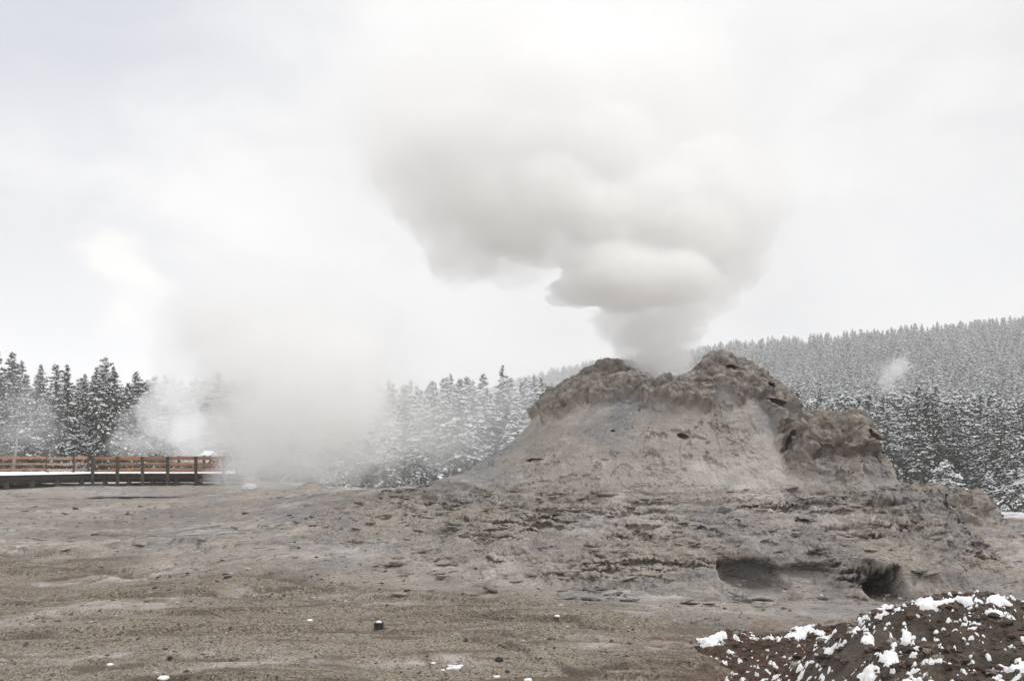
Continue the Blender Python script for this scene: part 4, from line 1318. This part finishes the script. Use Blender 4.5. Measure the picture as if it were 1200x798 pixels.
def build_bank():
    m, t = new_mat('dirt')
    pos = t.n('ShaderNodeNewGeometry').outputs['Position']
    n1 = t.noise(pos, 2.0, 6.0, 0.65); n2 = t.noise(pos, 24.0, 6.0, 0.7); n3 = t.noise(pos, 70.0, 4.0, 0.7)
    c = t.mix(t.ramp(n1, 0.35, 0.65), (0.066, 0.052, 0.042), (0.150, 0.123, 0.102))
    red = t.n('ShaderNodeAttribute', attribute_name='red').outputs['Fac']
    c = t.mix(t.math('MULTIPLY', red, t.ramp(t.noise(pos, 6.0, 6.0, 0.7), 0.3, 0.6)), c, (0.110, 0.064, 0.045))
    c = t.mix(t.ramp(n2, 0.55, 0.70, 0, 0.7), c, (0.035, 0.026, 0.02))
    c = t.mix(t.ramp(n3, 0.60, 0.72, 0, 0.6), c, (0.24, 0.20, 0.16))
    bmp = t.n('ShaderNodeBump', {'Height': t.math('ADD', n2, t.math('MULTIPLY', n3, 0.5)), 'Strength': 1.0, 'Distance': 0.04})
    p = t.n('ShaderNodeBsdfPrincipled', {'Base Color': c, 'Roughness': 0.95, 'Specular IOR Level': 0.15, 'Normal': bmp.outputs[0]})
    t.n('ShaderNodeOutputMaterial', {'Surface': p.outputs[0]})
    X, Y = np.meshgrid(np.linspace(1.6, 8.4, 640), np.linspace(7.2, 15.8, 680), indexing='xy')
    h0 = bank_h(X, Y); g = ground_height(X, Y)
    live = sstep(0.0, 0.12, h0 - g)
    Z = h0 + bank_detail(X, Y) * (0.35 + 0.65 * live) - 0.06
    red = sstep(0.45, 0.15, h0 - g)
    me = grid_mesh('dirt_bank', np.stack([X, Y, Z], -1), [m], {'red': red})
    thing('dirt_bank', 'dark brown dirt bank dotted with snow in the lower right corner', 'bank', me=me)
    # snow lies in pillows on the bank: a skin that rises above the dirt only where snow stayed
    X, Y = np.meshgrid(np.linspace(1.9, 8.2, 900), np.linspace(7.4, 15.2, 980), indexing='xy')
    h0 = bank_h(X, Y); g = ground_height(X, Y)
    base = h0 + bank_detail(X, Y) * (0.35 + 0.65 * sstep(0.0, 0.12, h0 - g)) - 0.06
    big = fbm(X * 0.9 + 4, Y * 0.9, 2.0, 2)
    up = sstep(0.15, 0.5, h0 - g)
    f = fbm(X * 3.3, Y * 3.0, 9.0, 5, 0.55) + 0.24 * big - 0.26 + 0.06 * up + 0.6 * bank_detail(X, Y)
    f += 0.22 * np.exp(-((Y - 10.95 - 0.15 * (X - 4.5)) / 0.22) ** 2) * (X > 3.5) * up
    f += 0.42 * np.exp(-((Y - 14.35 + 0.05 * (X - 3)) / 0.30) ** 2) * sstep(2.3, 2.7, X) * sstep(4.9, 4.3, X)
    small = fbm(X * 11.0, Y * 10.0, 5.0, 2, 0.45) - 0.32 + 0.15 * big
    f = np.maximum(f, small * 0.6)
    f -= 0.12 * sstep(0.45, 0.0, fbm(X * 5, Y * 5, 3.0, 3)) * (Y > 13.4)
    f = np.where(h0 - g < 0.045, -0.2, f)
    lump = fbm(X * 7.0, Y * 7.0, 1.5, 3, 0.5, mode='b')
    T = np.where(f > 0, 0.048 * np.sqrt(np.clip(f, 0, 0.22) / 0.22) * (1 + 0.30 * lump), 0.22 * np.maximum(f, -0.15))
    Z = base + T - 0.006
    keep = (f > -0.10)
    idx = np.arange(X.size).reshape(X.shape)
    kq = keep[:-1, :-1] | keep[1:, :-1] | keep[:-1, 1:] | keep[1:, 1:]
    q = np.stack([idx[:-1, :-1], idx[:-1, 1:], idx[1:, 1:], idx[1:, :-1]], -1)[kq]
    P = np.stack([X, Y, Z], -1).reshape(-1, 3)
    used, inv = np.unique(q, return_inverse=True)
    o = thing('snow', 'fresh white snow left in pillows over the brown dirt bank', 'snow', me=raw_mesh('snow', P[used], inv.reshape(-1, 4), [M_SNOW]))
    o['kind'] = 'stuff'
    # clods and bits of rock lying on the bank
    rng = np.random.default_rng(3)
    N = 17000
    x = rng.uniform(2.0, 8.2, N); y = rng.uniform(7.6, 15.0, N)
    hb = bank_h(x, y); gb = ground_height(x, y)
    ok = (hb - gb > 0.03) & (rng.random(N) < np.clip(0.45 + 1.2 * fbm(x * 1.5, y * 1.5, 7.0, 3), 0.1, 1))
    x, y, hb, gb = x[ok], y[ok], hb[ok], gb[ok]; N = len(x)
    zb = hb + bank_detail(x, y) * (0.35 + 0.65 * sstep(0.0, 0.12, hb - gb)) - 0.06
    sz = 0.008 + 0.045 * rng.random(N) ** 6
    v1, f1 = ICO[1]
    V = v1[None] * (1 + 0.25 * rng.normal(size=(N, len(v1), 1))) * sz[:, None, None] * np.stack([1 + 0.5 * rng.random(N), 1 + 0.4 * rng.random(N), 0.55 + 0.3 * rng.random(N)], -1)[:, None]
    V += np.stack([x, y, zb + sz * 0.2], -1)[:, None]
    F = (f1[None] + (np.arange(N) * len(v1))[:, None, None]).reshape(-1, 3)
    o = thing('rubble', 'brown clods and bits of rock strewn over the snowy dirt bank', 'rubble',
              me=raw_mesh('rubble', V.reshape(-1, 3), F, [simple_mat('clod', (0.04, 0.03, 0.024), (0.105, 0.08, 0.062), 3.0, 0.95), simple_mat('red_clod', (0.075, 0.042, 0.03), (0.15, 0.09, 0.065), 3.0, 0.95), simple_mat('pale_clod', (0.17, 0.14, 0.115), (0.28, 0.24, 0.20), 3.0, 0.95)],
                          smooth=False, mat_idx=np.repeat(rng.choice(3, N, p=[0.76, 0.14, 0.10]), len(f1))))
    o['kind'] = 'stuff'
    # dry grass stems poking through
    Vs, Fs, off = [], [], 0
    mg = simple_mat('dry_grass', (0.16, 0.10, 0.06), (0.33, 0.25, 0.16), 8.0, 0.9)
    n = 0
    while n < 380:
        x = rng.uniform(2.2, 7.6); y = rng.uniform(8.0, 14.2)
        h = float(bank_h(np.array([x]), np.array([y]))[0]); g0 = float(ground_height(np.array([x]), np.array([y]))[0])
        if h - g0 < 0.03 or perlin(np.array([x * 1.5]), np.array([y * 1.5]), 3.3)[0] < 0.12:
            continue
        zb = h + float(bank_detail(np.array([x]), np.array([y]))[0]) - 0.08
        for _ in range(4):
            L_ = rng.uniform(0.05, 0.13); lean = rng.normal(size=2) * 0.4
            wv = rng.uniform(0.0025, 0.005)
            a = rng.uniform(0, 6.28); c, s = math.cos(a) * wv, math.sin(a) * wv
            ox, oy = rng.normal(size=2) * 0.02
            V = [[x + ox - c, y + oy - s, zb], [x + ox + c, y + oy + s, zb], [x + ox + lean[0] * L_ * .5 + c * .7, y + oy + lean[1] * L_ * .5 + s * .7, zb + L_ * .6],
                 [x + ox + lean[0] * L_, y + oy + lean[1] * L_, zb + L_]]
            Vs += V; Fs += [[off, off + 1, off + 2], [off, off + 2, off + 3]]; off += 4
        n += 1
    o = thing('grass', 'thin dry brown grass stems poking out of the snowy bank', 'grass', me=raw_mesh('grass', np.array(Vs), np.array(Fs), [mg], smooth=False))
    o['kind'] = 'stuff'


build_bank()

# ----------------------------------------------------------------- loose stones on the ground
def surface(x, y):
    z = ground_height(x, y)
    d, _ = ground_detail(x, y, z)
    return z + d


def build_stones():
    rng = np.random.default_rng(8)
    V0, F0 = ICO[2]
    # one dark block with a cap of snow, and single stones one can point to
    ms = simple_mat('dark_stone', (0.018, 0.017, 0.016), (0.045, 0.042, 0.04), 9.0, 0.8)
    def spot(u, v):
        lo, hi = 8.0, 60.0
        for _ in range(40):
            Y = (lo + hi) / 2
            x = (u - 600) * Y / FPX
            z = float(surface(np.array([x]), np.array([Y]))[0])
            if z < EYE - (v - HOR) * Y / FPX:
                lo = Y
            else:
                hi = Y
        return np.array([x, Y, z])
    p = spot(444, 736)
    t = thing('dark_block', 'small black block with a white cap of snow alone on the gravel', 'block', tuple(p))
    m = MB(); m.box(-0.065, 0.065, -0.05, 0.05, -0.03, 0.085)
    m.build('block', ms, t, 0.014)
    Vc = ICO[4][0] * (1 + 0.15 * fbm(ICO[4][0][:, 0] * 2, ICO[4][0][:, 1] * 2, ICO[4][0][:, 2] * 2, 3))[:, None]
    add('snow_cap', raw_mesh('snow_cap', Vc * np.array([0.04, 0.04, 0.022]) + np.array([0, 0, 0.09]), ICO[4][1], [M_SNOW]), t)
    def stone(name, label, u, v, s, mat, cat='stone', group=None, flat=0.7, seed=1):
        q = spot(u, v)
        V, F = ICO[4]
        V = V * (1 + 0.45 * fbm(V[:, 0] * 1.5 + seed, V[:, 1] * 1.5, V[:, 2] * 1.5, 4))[:, None] * np.array([s, s, s * flat])
        thing(name, label, cat, tuple(q + np.array([0, 0, s * flat * 0.4])), group, raw_mesh(name, V, F, [mat]))
    G = 'small dark stones on the gravel'
    stone('stone', 'black stone alone in the middle left of the gravel flat', 267, 679, 0.075, ms, group=G, seed=3)
    stone('stone', 'small dark stone on the gravel above and right of the snow crumbs', 585, 774, 0.05, ms, group=G, seed=5)
    stone('stone', 'tiny dark stone right of the snow-capped black block', 546, 752, 0.035, ms, group=G, seed=7)
    stone('stone', 'little dark stone on bare sinter below the hump on the skyline', 451, 578, 0.12, ms, group=G, seed=9)
    stone('stone', 'dark stone lying on the sinter flat left of the cone', 478, 585, 0.12, ms, group=G, seed=10)
    stone('stone', 'low dark stone beside another on the sinter left of the cone', 485, 588, 0.16, ms, group=G, flat=0.4, seed=11)
    stone('stone', 'brown block of rock lying at the right foot of the low knob', 1160, 616, 0.22, M_SINTER, seed=13)
    stone('stone', 'dark pebble low in the left foreground', 199, 771, 0.03, ms, group=G, seed=15)
    # crumbs of snow on the gravel: each a lump of its own
    GS = 'crumbs of snow on the gravel'
    for i, (u, v, s, lb) in enumerate([
            (534, 783, 0.085, 'largest flat crumb of snow in the cluster at the bottom centre'), (526, 783.5, 0.04, 'snow crumb in the bottom cluster touching the largest on its left'),
            (519, 785, 0.03, 'small snow crumb at the left end of the bottom cluster'), (527, 780, 0.03, 'small snow crumb at the top of the bottom cluster'),
            (540, 780, 0.035, 'round snow crumb at the upper right of the bottom cluster'), (508, 777, 0.035, 'single round snow crumb left of the bottom cluster'),
            (363, 727, 0.05, 'bright snow crumb on the gravel left of the black block'), (653, 722, 0.05, 'snow crumb among rusty grass right of the middle'),
            (665, 735, 0.04, 'flat snow crumb just below another right of the middle'), (582, 793, 0.045, 'snow crumb at the lower edge right of the cluster'),
            (619, 797, 0.06, 'snow crumb cut by the bottom edge of the photo'), (129, 779, 0.05, 'snow crumb in the lower left foreground'),
            (192, 795, 0.075, 'flat snow crumb at the bottom edge on the left')]):
        q = spot(u, v)
        V, F = ICO[4]
        V = V * (1 + 0.35 * fbm(V[:, 0] * 1.7 + i, V[:, 1] * 1.7, V[:, 2] * 1.7, 3))[:, None] * np.array([s * 0.85, s * 0.7, s * 0.38])
        thing('snow_crumb', lb, 'snow crumb', tuple(q + np.array([0, 0, s * 0.10])), GS, raw_mesh('snow_crumb', V, F, [M_SNOW]))
    # gravel: uncountable pebbles
    N = 42000
    Y = 9.5 * (34 / 9.5) ** (rng.random(N) ** 1.25)
    x = (rng.random(N) * 1.15 - 0.58) * 1.08 * Y
    dens = fbm(x * 0.5, Y * 0.8, 1.0, 4)
    ok = (rng.random(N) < np.clip(0.5 + 1.6 * dens, 0.12, 1) * np.clip(1.25 - Y / 26, 0.04, 1)) & (bank_h(x, Y) - ground_height(x, Y) < 0.05)
    ok &= np.hypot(x - CX, Y - CY) > 8.6
    x, Y = x[ok], Y[ok]
    N = len(x)
    z = surface(x, Y)
    s = 0.005 + 0.020 * rng.random(N) ** 6
    s = s * np.clip(Y / 14, 0.8, 1.3)
    v1, f1 = ICO[1]
    V = v1[None] * (1 + 0.3 * rng.normal(size=(N, len(v1), 1)))
    V = V * s[:, None, None] * np.stack([1 + 0.5 * rng.random(N), 1 + 0.4 * rng.random(N), 0.5 + 0.3 * rng.random(N)], -1)[:, None]
    V += np.stack([x, Y, z + s * 0.2], -1)[:, None]
    F = f1[None] + (np.arange(N) * len(v1))[:, None, None]
    mi = np.repeat(rng.choice(3, N, p=[0.36, 0.56, 0.08]), len(f1))
    mats = [simple_mat('pebble_dark', (0.05, 0.042, 0.034), (0.12, 0.10, 0.085), 3.0, 0.9), simple_mat('pebble_brown', (0.20, 0.165, 0.13), (0.30, 0.26, 0.21), 3.0, 0.9),
            simple_mat('pebble_pale', (0.42, 0.38, 0.34), (0.55, 0.52, 0.48), 3.0, 0.9)]
    o = thing('gravel', 'loose brown and grey pebbles strewn over the flat foreground', 'gravel', me=raw_mesh('gravel', V.reshape(-1, 3), F.reshape(-1, 3), mats, smooth=False, mat_idx=mi))
    o['kind'] = 'stuff'


build_stones()


def build_flakes():
    """loose plates of sinter lying on the terraces and the flat around them"""
    rng = np.random.default_rng(21)
    A = FLAKE_SPOTS[0][rng.integers(0, len(FLAKE_SPOTS[0]), 3600)]
    n2 = 6500
    y = 15.2 * (44 / 15.2) ** rng.random(n2)
    x = (rng.random(n2) ** 0.75 * 1.1 - 0.52) * y
    ok = (np.hypot(x - 5.0, y - 18.4) > 1.7) & (np.hypot(x - 6.5, y - 17.1) > 1.1) & (np.hypot(x - CX, y - CY) > 8.8) & (y - 16.5 - 0.75 * np.maximum(-1.5 - x, 0) > 0) & (bank_h(x, y) - ground_height(x, y) < 0.02)
    x, y = x[ok], y[ok]
    B = np.stack([x, y, surface(x, y)], 1)
    B[:, 2] += 0.06 * fbm(x * 1.6, y * 2.4, 2.0, 5, 0.62, mode='r') * sstep(15.5, 17, y)
    Q = np.concatenate([A, B])
    dens = fbm(Q[:, 0] * 0.7, Q[:, 1] * 0.7, Q[:, 2] * 2, 4)
    Q = Q[rng.random(len(Q)) < np.clip(0.35 + 2.2 * dens, 0.02, 1) * np.where(Q[:, 0] < -4, 0.45, 1.0)]
    n = len(Q)
    k = 6
    ang = np.linspace(0, 2 * np.pi, k, endpoint=False)[None] + rng.uniform(-0.4, 0.4, (n, k))
    size = 0.025 + 0.11 * rng.random(n) ** 3.5
    rx = size[:, None] * rng.uniform(0.7, 1.5, (n, k)) * 1.25
    ry = size[:, None] * rng.uniform(0.6, 1.2, (n, k)) * 0.8
    px, py = np.cos(ang) * rx, np.sin(ang) * ry
    th = size * rng.uniform(0.12, 0.30, n)
    tx, ty = rng.normal(size=(2, n)) * 0.16
    ty = ty - 0.10
    zz = px * tx[:, None] + py * ty[:, None]
    lo = np.stack([px * 0.9 + Q[:, :1], py * 0.9 + Q[:, 1:2], zz + Q[:, 2:3] + size[:, None] * 0.10], -1)
    hi = np.stack([px + Q[:, :1], py + Q[:, 1:2], zz + Q[:, 2:3] + th[:, None] + size[:, None] * 0.10], -1)
    V = np.concatenate([lo, hi], 1).reshape(-1, 3)
    f = []
    for i in range(k):
        j = (i + 1) % k
        f += [[i, j, k + j], [i, k + j, k + i]]
    for i in range(1, k - 1):
        f += [[k, k + i, k + i + 1], [0, i + 1, i]]
    F = (np.array(f)[None] + (np.arange(n) * 2 * k)[:, None, None]).reshape(-1, 3)
    o = thing('rubble', 'loose grey plates of sinter scattered over the terraces round the cone', 'rubble', me=raw_mesh('rubble', V, F, [M_SINTER], smooth=False))
    o['kind'] = 'stuff'


build_flakes()
def build_steam():
    def bank(t, org, L, sub=5):
        for u, v, Y, (rx, rz), den, sd_, bi, fr, wi in L:
            k = Y / FPX
            puff(t, at(u, v, Y), (rx * k, (rx + rz) / 2 * k, rz * k), den, sd_, bi, fr, wi, 6 if rx > 80 else sub, org)
    # main plume over the crater
    org = at(782, 437, 27)
    t = thing('steam_plume', 'tall billowing white steam plume rising from the top of the rocky cone', 'steam plume', loc=org)
    def billows(t, org, L, **kw):
        for u, v, Y, (rx, rz), den, sd_, fl in L:
            k = Y / FPX
            cauliflower(t, at(u, v, Y), (rx * k, (rx + rz) / 2 * k, rz * k), den, sd_, org=org, flat_under=fl, **kw)
    bank(t, org, [  # u, v, Y, radius in px (x, z), density, seed, billow, frequency, wisp
        (778, 434, 27.0, (36, 40), 0.7, 1, 0.2, 1.7, 0.15),
        (768, 402, 27.0, (52, 36), 0.7, 2, 0.3, 1.8, 0.15),
        (764, 376, 26.9, (66, 36), 0.7, 20, 0.3, 1.8, 0.15)])
    billows(t, org, [
        (745, 330, 26.6, (108, 50), 1.560, 3, 0.1),
        (712, 316, 26.0, (50, 34), 1.170, 14, 0.0),
        (786, 322, 26.1, (58, 38), 1.170, 15, 0.0),
        (818, 350, 26.8, (48, 36), 0.683, 4, 0.0),
        (640, 250, 28.0, (118, 70), 0.585, 5, 0.0),
        (735, 222, 28.4, (112, 80), 0.546, 16, 0.0),
        (842, 322, 27.6, (40, 38), 0.780, 17, 0.0),
        (855, 245, 28.5, (80, 95), 0.338, 6, 0.0),
        (785, 285, 28.0, (105, 70), 0.546, 7, 0.0),
        (545, 275, 29.0, (68, 68), 0.355, 8, 0.0),
        (575, 190, 29.0, (125, 90), 0.390, 18, 0.0),
        (492, 200, 29.4, (84, 90), 0.390, 21, 0.0),
        (600, 305, 27.4, (52, 36), 0.358, 53, 0.0), (548, 300, 28.0, (56, 44), 0.322, 54, 0.0),
        (600, 268, 26.8, (52, 44), 1.170, 41, 0.0),
        (560, 225, 27.2, (60, 50), 1.014, 42, 0.0),
        (655, 222, 26.6, (62, 46), 1.326, 43, 0.0),
        (712, 258, 26.6, (62, 46), 1.404, 44, 0.0),
        (770, 232, 26.8, (58, 48), 1.170, 45, 0.0),
        (822, 268, 27.0, (54, 50), 1.170, 46, 0.0),
        (838, 205, 27.6, (60, 56), 0.858, 47, 0.0),
        (620, 165, 27.4, (70, 52), 0.858, 48, 0.0),
        (706, 160, 27.2, (70, 56), 0.936, 49, 0.0),
        (535, 160, 27.8, (68, 58), 0.702, 50, 0.0),
        (650, 95, 28.0, (80, 58), 0.624, 51, 0.0),
        (870, 270, 28.5, (52, 70), 0.780, 52, 0.0),
        (600, 75, 29.5, (150, 95), 0.16, 55, 0.0), (770, 110, 29.5, (130, 105), 0.13, 56, 0.0), (478, 115, 29.8, (88, 80), 0.14, 57, 0.0), (690, 20, 30.0, (170, 90), 0.10, 58, 0.0),
        (690, 120, 30.0, (160, 110), 0.364, 10, 0.0)])
    bank(t, org, [
        (505, 150, 29.5, (125, 105), 0.130, 9, 0.45, 1.6, 0.3),
        (790, 175, 30.0, (135, 130), 0.091, 11, 0.4, 1.6, 0.4),
        (640, 150, 30.0, (240, 165), 0.033, 12, 0.3, 1.5, 0.6),
        (740, 50, 30.5, (200, 120), 0.039, 19, 0.3, 1.5, 0.6)])
    # spring steam on the left
    org = at(300, 572, 43)
    t = thing('steam_cloud', 'wide soft bank of grey steam drifting off the bubbling spring beside the boardwalk', 'steam', loc=org)
    billows(t, org, [
        (300, 352, 45.0, (66, 34), 0.242, 81, 0.0), (250, 372, 45.5, (54, 42), 0.227, 82, 0.0), (365, 348, 45.0, (62, 36), 0.227, 83, 0.0), (420, 378, 45.0, (50, 46), 0.213, 84, 0.0),
        (405, 450, 44.2, (60, 70), 0.22, 100, 0.0), (432, 520, 44.0, (44, 42), 0.16, 101, 0.0),
        (445, 436, 45.0, (46, 52), 0.158, 85, 0.0), (418, 494, 44.0, (50, 48), 0.231, 86, 0.0), (390, 540, 43.5, (46, 34), 0.252, 87, 0.0), (330, 538, 43.3, (62, 40), 0.294, 88, 0.0),
        (283, 540, 43.0, (34, 32), 0.336, 89, 0.0), (285, 470, 44.0, (66, 78), 0.273, 91, 0.0), (360, 440, 44.0, (90, 84), 0.252, 92, 0.0),
        (320, 500, 43.6, (84, 58), 0.252, 93, 0.0), (300, 405, 44.5, (84, 60), 0.210, 94, 0.0)], size=(0.32, 0.62), size2=(0.10, 0.26), fine=0.07)
    billows(t, org, [
        (205, 478, 67.0, (42, 46), 0.225, 95, 0.0), (212, 428, 67.0, (44, 52), 0.199, 96, 0.0), (236, 510, 66.0, (36, 34), 0.318, 97, 0.0), (225, 385, 67.0, (46, 46), 0.159, 98, 0.0)],
        size=(0.32, 0.62), size2=(0.10, 0.26), fine=0.07)
    bank(t, org, [
        (276, 557, 42.6, (32, 18), 0.364, 31, 0.5, 1.9, 0.5), (256, 560, 43, (20, 12), 0.308, 38, 0.5, 1.9, 0.5), (345, 553, 43, (66, 24), 0.168, 32, 0.4, 1.8, 0.4), (430, 548, 43, (50, 30), 0.084, 39, 0.4, 1.8, 0.5),
        (330, 390, 46, (135, 85), 0.031, 33, 0.45, 1.7, 0.7), (420, 450, 46, (105, 105), 0.031, 34, 0.45, 1.7, 0.7),
        (475, 515, 47, (80, 60), 0.031, 35, 0.5, 1.8, 0.6), (530, 505, 52, (60, 46), 0.020, 36, 0.5, 1.8, 0.6),
        (560, 500, 84, (120, 60), 0.017, 47, 0.5, 1.8, 0.6), (500, 480, 84, (90, 60), 0.020, 48, 0.5, 1.8, 0.6), (610, 470, 90, (70, 46), 0.014, 49, 0.5, 1.8, 0.6)])
    org = at(190, 530, 66)
    t = thing('steam_cloud', 'low ragged steam rolling behind the boardwalk railing toward the big bank', 'steam', loc=org)
    bank(t, org, [(178, 500, 66, (42, 34), 0.08, 41, 0.5, 1.8, 0.4), (150, 522, 65, (28, 16), 0.14, 42, 0.5, 1.8, 0.4), (205, 515, 66, (45, 26), 0.10, 43, 0.5, 1.8, 0.4)])
    org = at(35, 530, 80)
    t = thing('steam_cloud', 'faint grey steam wisp drifting across the conifers at far left', 'steam', loc=org)
    bank(t, org, [(30, 490, 80, (34, 38), 0.045, 51, 0.5, 1.7, 0.5), (5, 515, 80, (28, 26), 0.06, 52, 0.5, 1.7, 0.5), (52, 505, 80, (26, 32), 0.045, 53, 0.5, 1.7, 0.5), (30, 455, 81, (40, 34), 0.018, 54, 0.4, 1.7, 0.6)])
    org = at(1045, 468, 150)
    t = thing('steam_cloud', 'small white steam puff rising among the trees on the right hillside', 'steam', loc=org)
    bank(t, org, [(1055, 428, 150, (11, 10), 0.260, 61, 0.6, 1.9, 0.5), (1047, 436, 150, (13, 10), 0.260, 62, 0.6, 1.9, 0.5), (1039, 448, 150, (9, 11), 0.234, 63, 0.6, 1.9, 0.5),
                  (1035, 462, 150, (7, 10), 0.130, 64, 0.6, 1.9, 0.5), (1048, 440, 150, (22, 24), 0.036, 65, 0.5, 1.8, 0.7)])


build_steam()
def build_haze():
    m, t = new_mat('haze')
    p = t.n('ShaderNodeVolumePrincipled', {'Color': (0.99, 0.995, 1.0, 1), 'Density': 0.0008, 'Anisotropy': 0.0})
    t.n('ShaderNodeOutputMaterial', {'Volume': p.outputs[0]})
    b = MB(); b.box(-1500, 1500, -60, 1500, -9.0, 130.0)
    o = b.build('haze', m)
    o['kind'] = 'stuff'
    o['label'] = 'pale winter air that greys the distant forest'
    o['category'] = 'haze'


build_haze()
